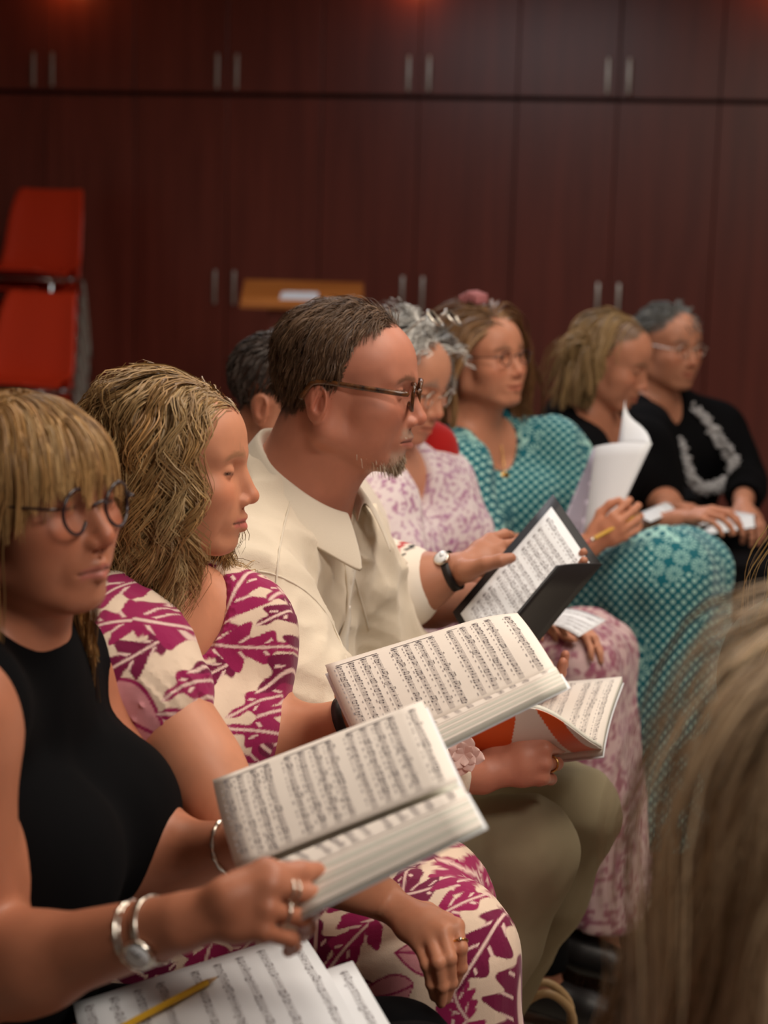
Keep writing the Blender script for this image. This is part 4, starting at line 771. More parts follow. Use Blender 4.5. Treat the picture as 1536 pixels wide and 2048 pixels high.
def man_polo():
    t = thing('person', 'dark short-haired man in a white polo shirt, mostly hidden behind the man in cream', 'person', group='choir singers'); rng = np.random.default_rng(41); sc = 1.02
    R, ht = head_at(520, 819, 3.12, (-24, -76, -26), -12, -4, 0, sc); wrR = P(915, 1138, 2.92); wrL = P(1010, 1205, 2.98)
    b = Body(pel=V(-.19, 3.22, .56), neck=ht+V(-.06, .02, -.165), yaw=-25, head=(R, ht), hp=dict(sc=sc, male=1, lids=.7, nose=1.05, fat=5, neck=.062), w=1.06, belly=.03, armr=1.08, shR=P(575, 1090, 3.02), elR=P(806, 1178, 2.95), wrR=wrR, shL=V(-.14, 3.31, 1.05), elL=V(.04, 3.36, .80), wrL=wrL, knR=V(.24, 2.98, .56), knL=V(.27, 3.14, .56), anR=P(1078, 1842, 3.50), anL=V(.33, 3.20, .1))
    fR, _ = hand_pts(wrR, P(982, 1110, 2.96)-wrR, V(-.1, -.8, .55), 1, ((18, 22, 14), (22, 24, 16), (26, 26, 18), (30, 30, 20)), 1.06); fR[4] = [P(935, 1142, 2.88), P(972, 1128, 2.855), P(1000, 1121, 2.85), P(1022, 1116, 2.855)]
    b.hands = dict(R=(fR, True, 1.06), L=(simple_hand(wrL, P(1080, 1190, 2.93), V(.2, .5, -.9), -1, (14, 18, 10), 1.05), False, 1.05))
    b.skin(t, M['skin'], srgb(176, 120, 94), h=.006, hf=.003, scalpc=srgb(50, 42, 38), browc=srgb(60, 46, 38))
    red = srgb(176, 34, 44); wht = srgb(228, 218, 204); blk = srgb(30, 30, 34)
    def shirt(F):
        F.inf = .013; b.torso(F); b.arm(F, 'R', .80); b.arm(F, 'L', .8); F.inf = 0; F.cap(lerp(b.shR, b.elR, .3), lerp(b.shR, b.elR, .98), .068, .074, .03); F.cap(lerp(b.shL, b.elL, .3), lerp(b.shL, b.elL, .9), .068, .072, .03)
        F.cap(b.at(1.03, .02), ht+R @ V(0, 0, -.09), .064, .06, .01, 's'); F.half(b.at(-.05), -b.Z, .004)
    def scol(v):
        s = (v-b.shR) @ nrm(b.elR-b.shR)/np.linalg.norm(b.elR-b.shR); near = np.linalg.norm(v-lerp(b.shR, b.elR, np.clip(s, 0, 1)[:, None]), axis=1) < .095; c = np.tile(wht, (len(v), 1))
        c[near & (s > .885) & (s < .935)] = red; c[near & (s > .965) & (s < .985)] = blk; z = (v-b.pel) @ b.Z/b.H; c[(z > .36) & (z < .40) & ~near] = red; c[(z > .33) & (z < .345) & ~near] = blk; return c
    cloth('polo_shirt', t, M['plain'], box(b, pts=[b.elR]), .008, shirt, scol, fold(12, .005, V(.3, 0, 1), 44)); collar(b, t, M['plain'], wht, c=b.at(1.0, .01)+V(-.015, 0, .045), rt=.070, rb=.118, hb=.07, hf=-.04, drop=.05, tip=.03, trim=M['black'])
    def tr(F):
        F.inf = .014; F.ell(b.pel, (.125, .19, .11), .06, R=b.B); [b.leg(F, n) for n in 'RL']; F.inf = 0; F.half(V(0, 0, .12), V(0, 0, -1), .004)
    cloth('trousers', t, M['black'], (V(-.45, 2.8, .06), V(.55, 3.55, .75)), .010, tr, blk)
    for n in 'RL':
        F = Field(*[axis((getattr(b, 'an'+n)-.26)[a], (getattr(b, 'an'+n)+.26)[a], .007) for a in range(3)]); F.inf = .008; b.foot(F, n); v, q = F.mesh(); mesh_obj('shoe', v, q, M['shoe'], t)
    watch(t, wrR-nrm(wrR-b.elR)*.012, wrR, .0325, M['leather'], V(.0, -.6, .8), .014, .009)
    hl = lambda x, y, z: ((x > 30) & (z > 66)) | ((x <= 30) & (x > -20) & (z > np.interp(x, [-20, -2, 8, 30], [8, -6, 10, 30]))) | ((x <= -20) & (z > np.interp(x, [-110, -80, -48, -20], [-60, -62, -52, 5])))
    simple_hair(t, b, R, ht, sc, rng, 3600, hl, lambda p: np.stack([0*p[:, 0]-.5, p[:, 1]*.004, np.where(p[:, 2] > 70, .1, -.9)], 1), lambda p: .12, (.001, .005), (.014, .022), 5, .1, [srgb(58, 50, 46), srgb(96, 86, 80), srgb(40, 34, 32)], .0026, clump=.3, wave=0)
    seat(b, 'red shell chair under the man in the white polo shirt')
man_polo()
def woman_grey():
    t = thing('person', 'grey-haired woman with sunglasses on her head, looking down in a speckled lilac top', 'person', group='choir singers'); rng = np.random.default_rng(51); sc = 1.013
    R, ht = head_at(866, 786, 3.534, (84, 0, -3), -34, -18, 0, sc); wrR = P(965, 1196, 3.266); wrL = P(1080, 1215, 3.411)
    b = Body(pel=V(0.000, 3.669, .56), neck=ht+V(-.065, .05, -.15), yaw=-32, head=(R, ht), hp=dict(sc=sc, lids=.7, fat=2, neck=.052), w=.98, bust=1.15, belly=.03, shR=P(752, 1010, 3.451), elR=P(800, 1210, 3.359), wrR=wrR, shL=P(878, 975, 3.741), elL=P(930, 1130, 3.721), wrL=wrL, knR=P(1140, 1335, 3.411), knL=P(1180, 1300, 3.617), anR=P(1215, 1600, 3.462)*V(1, 1, 0)+V(0, 0, .12), anL=P(1235, 1590, 3.617)*V(1, 1, 0)+V(0, 0, .12))
    b.hands = dict(R=(simple_hand(wrR, P(1040, 1210, 3.245), V(.1, -.3, .9), 1, (20, 25, 15), .95), False, .95), L=(simple_hand(wrL, P(1140, 1240, 3.379), V(.2, .1, .9), -1, (20, 25, 15), .95), False, .95))
    b.skin(t, M['skin'], srgb(196, 138, 110), h=.007, hf=.0032, scalpc=srgb(130, 130, 126), scalpf=lambda x, y, z: scalp_default(x+16, y, z-12), browc=srgb(130, 116, 106))
    def top(F):
        F.inf = .011; b.torso(F); F.inf = .02; b.arm(F, 'R', .75); b.arm(F, 'L', .75); F.inf = 0; F.ell(b.at(.96, .09), (.062, .058, .105), .02, R=b.B, op='s'); F.cap(b.at(1.03, .02), ht+R @ V(0, 0, -.08), .066, .06, .01, 's'); F.half(b.at(-.02), -b.Z, .004)
    cloth('speckled_top', t, M['cloth'], box(b, pts=[b.elR, b.elL]), .0056, top, lambda v: speck_print(v, srgb(224, 212, 214), srgb(168, 116, 150), 150, .22, 5), fold(14, .007, V(.2, 0, 1), 54))
    cloth('speckled_skirt', t, M['cloth'], (np.minimum(b.pel, b.knR)-V(.24, .24, .6), np.maximum(b.knL, b.anL)+V(.22, .3, .16)), .0075, lambda F: skirt(F, b, .014, .17, .085, .085), lambda v: speck_print(v, srgb(196, 168, 168), srgb(140, 74, 96), 90, .12, 8), fold(16, .008, V(.1, 0, 1), 56))
    def card(F): F.chain([b.at(.55, -.17, .13), b.at(.90, -.10, .15), b.at(1.0, -.01, .150), b.at(.93, .06, .155), b.at(.66, .10, .185)], [.05, .05, .045, .045, .04], .04)
    cloth('red_cardigan', t, M['cloth'], (b.neck-V(.35, .35, .4), b.neck+V(.35, .35, .15)), .009, card, srgb(170, 24, 22), fold(16, .006, V(.1, 0, 1), 57))
    eyeglasses(t, R, ht, sc, M['steel'], 23, 17, 1.2, zc=-8, x0=106)
    Rs = R @ axang((0, 1, 0), -62); eyeglasses(t, Rs, ht+R @ V(.008, 0, .060)*sc, sc, M['silver'], 25, 19, 2.6, lens=M['tint'], zc=-4, x0=104, name='sunglasses', square=1.3)
    pal = [srgb(190, 190, 186), srgb(140, 140, 138), srgb(100, 98, 98), srgb(214, 212, 206)]
    simple_hair(t, b, R, ht, sc, rng, 3000, scalp_default, lambda p: np.stack([np.where(p[:, 0] > 30, -.3, -.5), p[:, 1]*.02, -.3+0*p[:, 0]], 1), lambda p: .3, (.004, .028), (.07, .14), 12, .22, pal, .003, wave=.009, freq=2.4, clump=.6, face=(66, 50))
    shoes(t, b)
    seat(b, 'red shell chair under the grey-haired woman in the lilac top'); return t
woman_grey()
def woman_teal():
    t = thing('person', 'woman with brown layered hair, glasses and a pendant in a teal patterned dress', 'person', group='choir singers'); rng = np.random.default_rng(61); sc = 1.0
    R, ht = head_at(1021, 713, 4.05, (86, 0, -2), -46, 5, 3, sc); wrR = P(1180, 1092, 3.80); wrL = P(1262, 1052, 4.02)
    b = Body(pel=V(.24, 4.22, .58), neck=ht+V(-.055, .06, -.165), yaw=-50, head=(R, ht), hp=dict(sc=sc, lids=0, fat=0, neck=.052, mouth_smile=.3), w=1.0, bust=1.15, belly=.02, shR=P(912, 945, 3.98), elR=P(948, 1120, 3.92), wrR=wrR, shL=P(1112, 900, 4.28), elL=P(1165, 1040, 4.25), wrL=wrL, knR=P(1330, 1140, 3.85), knL=P(1372, 1128, 4.1), anR=P(1320, 1560, 4.05)*V(1, 1, 0)+V(0, 0, .12), anL=P(1370, 1560, 4.2)*V(1, 1, 0)+V(0, 0, .12))
    fR, _ = hand_pts(wrR, P(1215, 1068, 3.78)-wrR, V(.2, -.85, .3), 1, ((40, 45, 30),)*4, .95); b.hands = dict(R=(fR, True, .95), L=(simple_hand(wrL, P(1205, 1062, 3.95), V(.1, -.6, .7), -1, (30, 40, 25), .95), True, .95))
    b.skin(t, M['skin'], srgb(196, 134, 104), h=.007, hf=.0032, scalpc=srgb(90, 68, 48), scalpf=lambda x, y, z: scalp_default(x+16, y, z-12), browc=srgb(110, 80, 60)); eyes_open(t, R, ht, sc, (70, 70, 60))
    S = nrm(V(.85, -.5, 0)); T = nrm(V(.1, .3, .95))
    def dress(F):
        F.inf = .011; b.torso(F); F.inf = .020; b.arm(F, 'R', .98); b.arm(F, 'L', .98); F.inf = 0; F.cap(lerp(b.shR, b.elR, .5), lerp(b.shR, b.elR, .95), .062, .072, .03); F.cap(lerp(b.shL, b.elL, .5), lerp(b.shL, b.elL, .95), .062, .072, .03)
        skirt(F, b, .02, .14, .10, .12); F.ell(b.at(.97, .085), (.075, .10, .135), .015, R=b.B, op='s'); F.cap(b.at(1.03, .02), ht+R @ V(0, 0, -.08), .075, .07, .01, 's')
    cloth('teal_dress', t, teal_material(), box(b, (-.28, -.30, -.5), (.28, .3, .12), [b.knR, b.knL, b.anR, b.elR]), .009, dress, srgb(22, 118, 128), folds(fold(12, .009, V(.1, 0, 1), 64)))
    eyeglasses(t, R, ht, sc, M['frame_dark'], 22, 15, 1.4, zc=-5, x0=106, square=1.3)
    c0 = b.at(1.0, .0); ch = [b.at(1.02, -.02, .06), b.at(.97, .06, .062), b.at(.86, .118, .03), b.at(.78, .142, .0), b.at(.86, .118, -.03), b.at(.97, .06, -.062), b.at(1.02, -.02, -.06)]
    n_ = part('necklace', tube(spline(ch, 40), .0016, 6), M['gold'], t); q = b.at(.755, .150); part('pendant', tube([q-b.X*.003, q+b.X*.002, q+b.X*.004], [.013, .015, .010], 16), M['gold'], n_)
    pal = [srgb(146, 108, 70), srgb(110, 76, 48), srgb(74, 50, 36), srgb(170, 132, 88)]
    simple_hair(t, b, R, ht, sc, rng, 4200, scalp_default, lambda p: np.stack([np.where(p[:, 0] > 25, -.6, -.6), (p[:, 1]+14)*.022, -.3+0*p[:, 0]], 1), lambda p: .28*sstep(20, 90, p[:, 2]), (.006, .046), (.22, .33), 18, .26, pal, .0036, 160, .6, .006, 2, face=(60, 46))
    part('hair_clip', join([rbox(ht+R @ V(-.02+.012*k, .0, .142-.004*abs(k)), (.0045, .020, .012), R, .003) for k in (-2, -1, 0, 1, 2)]), mat('pink_plastic', srgb(176, 110, 112), rough=.5), t)
    shoes(t, b)
    seat(b, 'red shell chair under the woman in the teal dress')
woman_teal()
def woman_bob():
    t = thing('person', 'woman with a light brown bob looking down, in a plain black top', 'person', group='choir singers'); rng = np.random.default_rng(71); sc = 1.030
    R, ht = head_at(1278, 742, 4.553, (84, -6, -3), -22, -20, 0, sc); wrR = P(1355, 1040, 4.223); wrL = P(1330, 1020, 4.553)
    b = Body(pel=V(0.515, 4.759, .60), neck=ht+V(-.075, .04, -.15), yaw=-38, head=(R, ht), hp=dict(sc=sc, lids=.7, neck=.050), w=.96, bust=1.1, shR=P(1160, 915, 4.491), elR=P(1235, 1085, 4.378), wrR=wrR, shL=P(1290, 890, 4.800), elL=P(1330, 1010, 4.759), wrL=wrL, knR=V(0.958, 4.429, .60), knL=V(1.030, 4.635, .60), anR=V(0.978, 4.378, .1), anL=V(1.051, 4.583, .1))
    b.hands = dict(R=(simple_hand(wrR, P(1405, 1028, 4.182), V(.1, -.3, .9), 1, (25, 35, 20), .95), True, .95), L=(simple_hand(wrL, P(1380, 1015, 4.481), V(.1, -.2, .9), -1, (20, 30, 15), .95), False, .95))
    b.skin(t, M['skin'], srgb(186, 126, 98), h=.007, hf=.0034, scalpc=srgb(96, 74, 50), scalpf=lambda x, y, z: scalp_default(x+16, y, z-12), browc=srgb(110, 84, 60))
    def top(F):
        F.inf = .010; b.torso(F); F.inf = .014; b.arm(F, 'R', .92); b.arm(F, 'L', .92); F.inf = 0; F.ell(b.at(.97, .07), (.07, .085, .11), .015, R=b.B, op='s'); F.cap(b.at(1.03, .02), ht+R @ V(0, 0, -.08), .066, .06, .01, 's'); F.half(b.at(-.05), -b.Z, .004)
    cloth('black_top', t, M['black'], box(b, pts=[b.elR, b.elL]), .010, top, srgb(22, 22, 26), fold(12, .006, V(.2, 0, 1), 74))
    cloth('black_skirt', t, M['black'], (np.minimum(b.pel, b.knR)-V(.26, .26, .5), np.maximum(b.pel, b.knL)+V(.2, .26, .16)), .011, lambda F: skirt(F, b, .014, .16), srgb(22, 22, 26))
    simple_hair(t, b, R, ht, sc, rng, 3800, lambda x, y, z: scalp_default(x, y, z), lambda p: np.stack([np.where(p[:, 0] > 25, -.25, -.6), (p[:, 1]-8)*.024, -.4+0*p[:, 0]], 1), lambda p: .15*sstep(20, 90, p[:, 2]), (.003, .020), (.15, .20), 14, .30, [srgb(140, 112, 74), srgb(110, 84, 56), srgb(168, 138, 94)], .0038, 120, .5, .003, face=(30, 12, 140))
    shoes(t, b)
    seat(b, 'red shell chair under the woman with the light brown bob')
woman_bob()
def woman_lei():
    t = thing('person', 'smiling person with short grey hair and glasses, white garland over a black top', 'person', group='choir singers'); rng = np.random.default_rng(81); sc = 1.060
    R, ht = head_at(1376, 698, 5.088, (86, 0, -2), -56, -3, 0, sc); wrL = P(1486, 1008, 4.940); wrR = P(1400, 1040, 4.823)
    b = Body(pel=V(0.848, 5.279, .60), neck=ht+V(-.05, .06, -.165), yaw=-52, head=(R, ht), hp=dict(sc=sc, lids=0, fat=4, neck=.053, mouth_smile=1.0, jaw=1.03), w=1.05, bust=1.15, belly=.03, shR=P(1290, 868, 5.067), elR=P(1335, 1010, 4.982), wrR=wrR, shL=P(1440, 855, 5.321), elL=P(1492, 965, 5.247), wrL=wrL, knR=V(1.124, 4.876, .58), knL=V(1.272, 5.046, .58), anR=V(1.145, 4.770, .1), anL=V(1.293, 4.982, .1))
    b.hands = dict(R=(simple_hand(wrR, P(1440, 1035, 4.770), V(.1, -.2, .9), 1, (20, 30, 15), .95), False, .95), L=(simple_hand(wrL, P(1500, 1030, 4.876), V(.1, -.3, .9), -1, (20, 30, 15), .95), True, .95))
    b.skin(t, M['skin'], srgb(186, 128, 100), h=.007, hf=.0034, scalpc=srgb(80, 78, 74), browc=srgb(90, 80, 74)); eyes_open(t, R, ht, sc)
    def top(F):
        F.inf = .011; b.torso(F); F.inf = .018; b.arm(F, 'R', 1); b.arm(F, 'L', 1); F.inf = 0; F.ell(b.at(.98, .07), (.06, .06, .10), .015, R=b.B, op='s'); F.cap(b.at(1.03, .02), ht+R @ V(0, 0, -.08), .064, .06, .01, 's'); F.half(b.at(-.05), -b.Z, .004)
        for n in 'RL': w_ = getattr(b, 'wr'+n); e_ = getattr(b, 'el'+n); F.cap(lerp(e_, w_, .85), w_+(w_-e_)*.4, .05, .06, .004, 's')
    cloth('black_top', t, M['black'], box(b, pts=[b.elR, b.elL, wrR, wrL]), .010, top, srgb(24, 24, 28), fold(12, .006, V(.2, 0, 1), 84))
    cloth('black_skirt', t, M['black'], (np.minimum(b.pel, b.knR)-V(.26, .26, .5), np.maximum(b.pel, b.knL)+V(.2, .26, .16)), .011, lambda F: skirt(F, b, .014, .16), srgb(24, 24, 28))
    eyeglasses(t, R, ht, sc, M['steel'], 23, 17, 1.2, zc=-6, x0=106)
    loop = spline([b.at(1.0, .02, .095), b.at(.90, .105, .085), b.at(.72, .20, .085), b.at(.52, .235, .10), b.at(.42, .235, .03), b.at(.46, .235, -.05), b.at(.58, .225, -.085), b.at(.74, .19, -.07), b.at(.90, .105, -.085), b.at(1.0, .02, -.095)], 90); pr = []
    for i, q in enumerate(loop):
        for k in range(5): d = nrm(rng.normal(size=3)+b.X*.6); pr.append(tube([q, q+d*.014, q+d*.026], [.004, .0085, .002], 5))
    g = part('garland', join(pr), mat('pale_petals', srgb(172, 172, 174), rough=.8), t)
    simple_hair(t, b, R, ht, sc, rng, 2600, lambda x, y, z: scalp_default(x, y, z) & (z > -30) & ((x < 20) | (z > 66)), lambda p: np.stack([-.5+0*p[:, 0], p[:, 1]*.012, np.where(p[:, 2] > 70, .1, -.6)], 1), lambda p: .25*sstep(40, 90, p[:, 2]), (.002, .010), (.03, .055), 7, .12, [srgb(96, 96, 92), srgb(60, 58, 56), srgb(130, 130, 124)], .0034, 100, .5, .003)
    shoes(t, b)
    seat(b, 'red shell chair under the person with the white garland')
woman_lei()
def woman_long_hair():
    t = thing('person', 'person seen from behind with long brown hair, close in the lower right corner', 'person', group='choir singers'); rng = np.random.default_rng(91); sc = 1.0
    R = yaw_pitch_roll(72, -4); ht = P(1975, 1380, 1.22); k = ht
    b = Body(pel=V(k[0]-.05, k[1]-.09, .56), neck=ht+V(-.015, -.06, -.16), yaw=66, head=(R, ht), hp=dict(sc=sc, neck=.052), w=.95, bust=1.0, shR=ht+V(.16, -.10, -.20), elR=ht+V(.22, .05, -.46), wrR=ht+V(.20, .26, -.50), shL=ht+V(-.12, .04, -.20), elL=ht+V(-.12, .14, -.46), wrL=ht+V(.05, .30, -.50), knR=ht+V(.20, .34, -.60), knL=ht+V(.04, .40, -.60), anR=V(k[0]+.2, k[1]+.38, .1), anL=V(k[0]+.05, k[1]+.44, .1))
    b.hands = dict(R=(simple_hand(b.wrR, b.wrR+V(-.05, .07, -.01), V(0, 0, 1), 1, (20, 25, 15), .95), False, .95), L=(simple_hand(b.wrL, b.wrL+V(.0, .08, -.01), V(0, 0, 1), -1, (20, 25, 15), .95), False, .95))
    b.skin(t, M['skin'], srgb(206, 146, 122), h=.008, hf=.005)
    def top(F):
        F.inf = .012; b.torso(F); F.inf = .016; b.arm(F, 'R', .8); b.arm(F, 'L', .8); F.inf = 0; F.cap(b.at(1.04, .02), ht+R @ V(0, 0, -.08), .066, .06, .01, 's'); F.half(b.at(-.05), -b.Z, .004)
    cloth('blouse', t, M['plain'], box(b, pts=[b.elR, b.elL]), .010, top, srgb(150, 134, 122), fold(12, .006, V(.2, 0, 1), 94))
    cloth('skirt', t, M['black'], (np.minimum.reduce([b.pel, b.knR, b.knL])-V(.24, .24, .5), np.maximum.reduce([b.pel, b.knR, b.knL])+V(.24, .24, .16)), .012, lambda F: skirt(F, b, .014, .16), srgb(24, 24, 28))
    pal = [srgb(192, 166, 134), srgb(158, 132, 104), srgb(116, 95, 74), srgb(214, 188, 152)]
    simple_hair(t, b, R, ht, sc, rng, 7500, scalp_default, lambda p: np.stack([-.6+0*p[:, 0], p[:, 1]*.022, -.2+0*p[:, 0]], 1), lambda p: 0*p[:, 2], (.004, .022), (.42, .62), 26, .28, pal, .0024, 220, .6, .007, 2.2, .2, rand=.02)
    shoes(t, b)
    seat(b, 'red shell chair under the long-haired person in the lower right corner')
woman_long_hair()
def woman_edge():
    t = thing('person', 'blonde person cut off by the right edge of the picture, hair only in view', 'person', group='choir singers'); rng = np.random.default_rng(101); sc = 1.0
    R = yaw_pitch_roll(75, -4); ht = P(1825, 1020, 2.10); k = ht
    b = Body(pel=V(k[0]-.03, k[1]-.09, .56), neck=ht+V(-.015, -.06, -.16), yaw=62, head=(R, ht), hp=dict(sc=sc, neck=.052), w=.95, bust=1.0, shR=ht+V(.16, -.10, -.20), elR=ht+V(.22, .05, -.46), wrR=ht+V(.20, .26, -.50), shL=ht+V(-.13, .04, -.20), elL=ht+V(-.10, .14, -.46), wrL=ht+V(.05, .30, -.50), knR=ht+V(.26, .34, -.60), knL=ht+V(.14, .40, -.60), anR=V(k[0]+.26, k[1]+.38, .1), anL=V(k[0]+.15, k[1]+.44, .1))
    b.hands = dict(R=(simple_hand(b.wrR, b.wrR+V(-.08, .02, -.01), V(0, 0, 1), 1, (20, 25, 15), .95), False, .95), L=(simple_hand(b.wrL, b.wrL+V(-.08, .02, -.01), V(0, 0, 1), -1, (20, 25, 15), .95), False, .95))
    b.skin(t, M['skin'], srgb(206, 146, 122), h=.008, hf=.005)
    def top(F):
        F.inf = .012; b.torso(F); F.inf = .016; b.arm(F, 'R', .8); b.arm(F, 'L', .8); F.inf = 0; F.cap(b.at(1.04, .02), ht+R @ V(0, 0, -.08), .066, .06, .01, 's'); F.half(b.at(-.05), -b.Z, .004)
    cloth('blouse', t, M['plain'], box(b, pts=[b.elR, b.elL]), .010, top, srgb(60, 90, 80), fold(12, .006, V(.2, 0, 1), 104))
    cloth('skirt', t, M['black'], (np.minimum.reduce([b.pel, b.knR, b.knL])-V(.24, .24, .5), np.maximum.reduce([b.pel, b.knR, b.knL])+V(.24, .24, .16)), .012, lambda F: skirt(F, b, .014, .16), srgb(24, 24, 28))
    simple_hair(t, b, R, ht, sc, rng, 3000, scalp_default, lambda p: np.stack([-.4+0*p[:, 0], p[:, 1]*.022, -.2+0*p[:, 0]], 1), lambda p: .15*sstep(20, 90, p[:, 2]), (.004, .030), (.18, .27), 18, .26, [srgb(214, 186, 120), srgb(170, 140, 84), srgb(130, 104, 64)], .0028, 160, .6, .004)
    shoes(t, b)
    seat(b, 'red shell chair under the blonde person at the right edge')
woman_edge()
# ------------------------------------------------------------------ scores: pages are bent sheets, the notation is printed on them
def surf(c00, c01, c10, c11, bend=None):     # u: along the staves, v: up the page
    c00, c01, c10, c11 = [np.asarray(c, float) for c in (c00, c01, c10, c11)]; n0 = nrm(np.cross(c10-c00, c01-c00)); n0 = n0 if n0[2] > 0 else -n0
    def S(u, v):
        u = np.asarray(u, float)[..., None]; v = np.asarray(v, float)[..., None]; p = c00*(1-u)*(1-v)+c10*u*(1-v)+c01*(1-u)*v+c11*u*v
        return p if bend is None else p+n0*bend(u, v)
    S.n = n0; S.lu = np.linalg.norm(c10-c00); S.lv = np.linalg.norm(c01-c00); return S
def sub_surf(S, a, b):
    R_ = lambda u, v: S(a+(b-a)*np.asarray(u, float), v)
    R_.n, R_.lu, R_.lv = S.n, S.lu*(b-a), S.lv; return R_
def fan(parent, S, a, n=7):     # the leaves beneath, each showing a narrow strip of its edge
    for i in range(n): b0 = a+(1-a)*i/n; part('leaf', slab(sub_surf(S, a-.02, min(1, a+(1-a)*(i+1)/n)), .0005+.0004*i, .0008+.0004*i, 6, 8, .001*(i % 3)), M['paper_edge'] if i % 2 else M['paper'], parent)
def slab(S, t0, t1, nu=14, nv=14, ins=0.0, jag=0, n=None):
    """A bent slab between offsets t0 and t1 below the surface."""
    n = S.n if n is None else n; U, Vv = np.meshgrid(np.linspace(ins, 1-ins, nu), np.linspace(ins, 1-ins, nv), indexing='ij'); A = S(U, Vv); top = (A-n*t0).reshape(-1, 3); bot = (A-n*t1).reshape(-1, 3); N = nu*nv; f = []
    for i in range(nu-1):
        for j in range(nv-1): a = i*nv+j; q = (a, a+nv, a+nv+1, a+1); f += [q, tuple(N+x for x in q[::-1])]
    edge = [i*nv for i in range(nu)]+[(nu-1)*nv+j for j in range(1, nv)]+[i*nv+nv-1 for i in range(nu-2, -1, -1)]+[j for j in range(nv-2, 0, -1)]
    for k in range(len(edge)): a, b = edge[k], edge[(k+1) % len(edge)]; f.append((b, a, N+a, N+b))
    return np.vstack([top, bot]), f
def notation(parent, S, staves, rng, u0=.07, u1=.95, up=.0004, sp=.00165, systems=0, lyric=True, dens=1.0, dark=None, side=1):
    lu, lv = S.lu, S.lv; n = S.n*up*side; V1, F1, V2, F2 = [], [], [], []
    def quad(VV, FF, pts): VV.append(S(np.array([p[0] for p in pts])/lu, np.array([p[1] for p in pts])/lv)+n); k = sum(len(x) for x in VV[:-1]); FF.append(tuple(range(k, k+len(pts))))
    def strip(VV, FF, xa, xb, y, w, seg=10):
        xs = np.linspace(xa, xb, seg+1)
        for a, b in zip(xs[:-1], xs[1:]): quad(VV, FF, [(a, y-w/2), (b, y-w/2), (b, y+w/2), (a, y+w/2)])
    for k, vc in enumerate(staves):
        y0 = vc*lv; xa, xb = u0*lu, u1*lu
        for l in range(5): strip(V1, F1, xa, xb, y0+(l-2)*sp, .00034, 8)
        for x in np.linspace(xa, xb, 5): quad(V1, F1, [(x-.0002, y0-2*sp), (x+.0002, y0-2*sp), (x+.0002, y0+2*sp), (x-.0002, y0+2*sp)])
        c = xa+.004; th = np.linspace(0, 6.28, 9)[:-1]; quad(V2, F2, [(c+.0016*math.cos(a), y0-.6*sp+.0022*math.sin(a)) for a in th]); quad(V2, F2, [(c-.0003, y0-3*sp), (c+.0006, y0-3*sp), (c+.0012, y0+3*sp), (c+.0003, y0+3*sp)])
        x = xa+.010; pitch = rng.uniform(-1.5, 1.5)
        while x < xb-.006:
            pitch = np.clip(pitch+rng.choice([-1, -.5, 0, .5, 1]), -2.2, 2.2); y = y0+pitch*sp; r_ = rng.random()
            if r_ < .12*dens+.05: quad(V2, F2, [(x-.0014, y0+.1*sp), (x+.0014, y0+.1*sp), (x+.0014, y0+.6*sp), (x-.0014, y0+.6*sp)]); x += rng.uniform(.006, .011); continue
            grp = rng.integers(1, 4) if r_ < .6 else 1; up_ = -1 if pitch > 0 else 1; xs = [x+i*.0042 for i in range(grp)]; ys = [y0+np.clip(pitch+.5*i*rng.choice([-1, 1]), -2.4, 2.4)*sp for i in range(grp)]; ye = y0+(pitch+3.6*up_)*sp
            for xx, yy in zip(xs, ys):
                quad(V2, F2, [(xx+.00135*math.cos(a)+.0003*math.sin(a), yy+.00098*math.sin(a)+.0002*math.cos(a)) for a in th]); sx = xx+.0012*up_; quad(V2, F2, [(sx-.00018, yy), (sx+.00018, yy), (sx+.00018, ye), (sx-.00018, ye)])
            if grp > 1: a_, b_ = xs[0]+.0012*up_, xs[-1]+.0012*up_; quad(V2, F2, [(a_, ye-.0004), (b_, ye-.0004), (b_, ye+.0004), (a_, ye+.0004)])
            x = xs[-1]+rng.uniform(.0048, .0085)/dens
        if lyric:
            x = xa+.008
            while x < xb-.006:
                w = rng.uniform(.002, .0065); y = y0-4.3*sp; quad(V1, F1, [(x, y-.0006), (x+w, y-.0006), (x+w, y+.0006), (x, y+.0006)]); x += w+rng.uniform(.003, .011)
        if systems and k % systems == 0 and k+systems-1 < len(staves):
            ya, yb = sorted((staves[k]*lv, staves[k+systems-1]*lv)); quad(V2, F2, [(xa-.0016, ya-2*sp), (xa-.0004, ya-2*sp), (xa-.0004, yb+2*sp), (xa-.0016, yb+2*sp)])
    o = mesh_obj('staff_lines', np.concatenate(V1), F1, M['ink_grey'], parent, smooth=False); o['kind'] = 'stuff'; o = mesh_obj('printed_notes', np.concatenate(V2), F2, dark or M['ink'], parent, smooth=False); o['kind'] = 'stuff'
def stave_rows(n, a=.06, b=.94, group=4, gap=.5):
    y = []; x = 0
    for i in range(n): y.append(x); x += 1+(gap if (i+1) % group == 0 else 0)
    y = np.array(y)/max(y); return a+(b-a)*y
rng = np.random.default_rng(5)
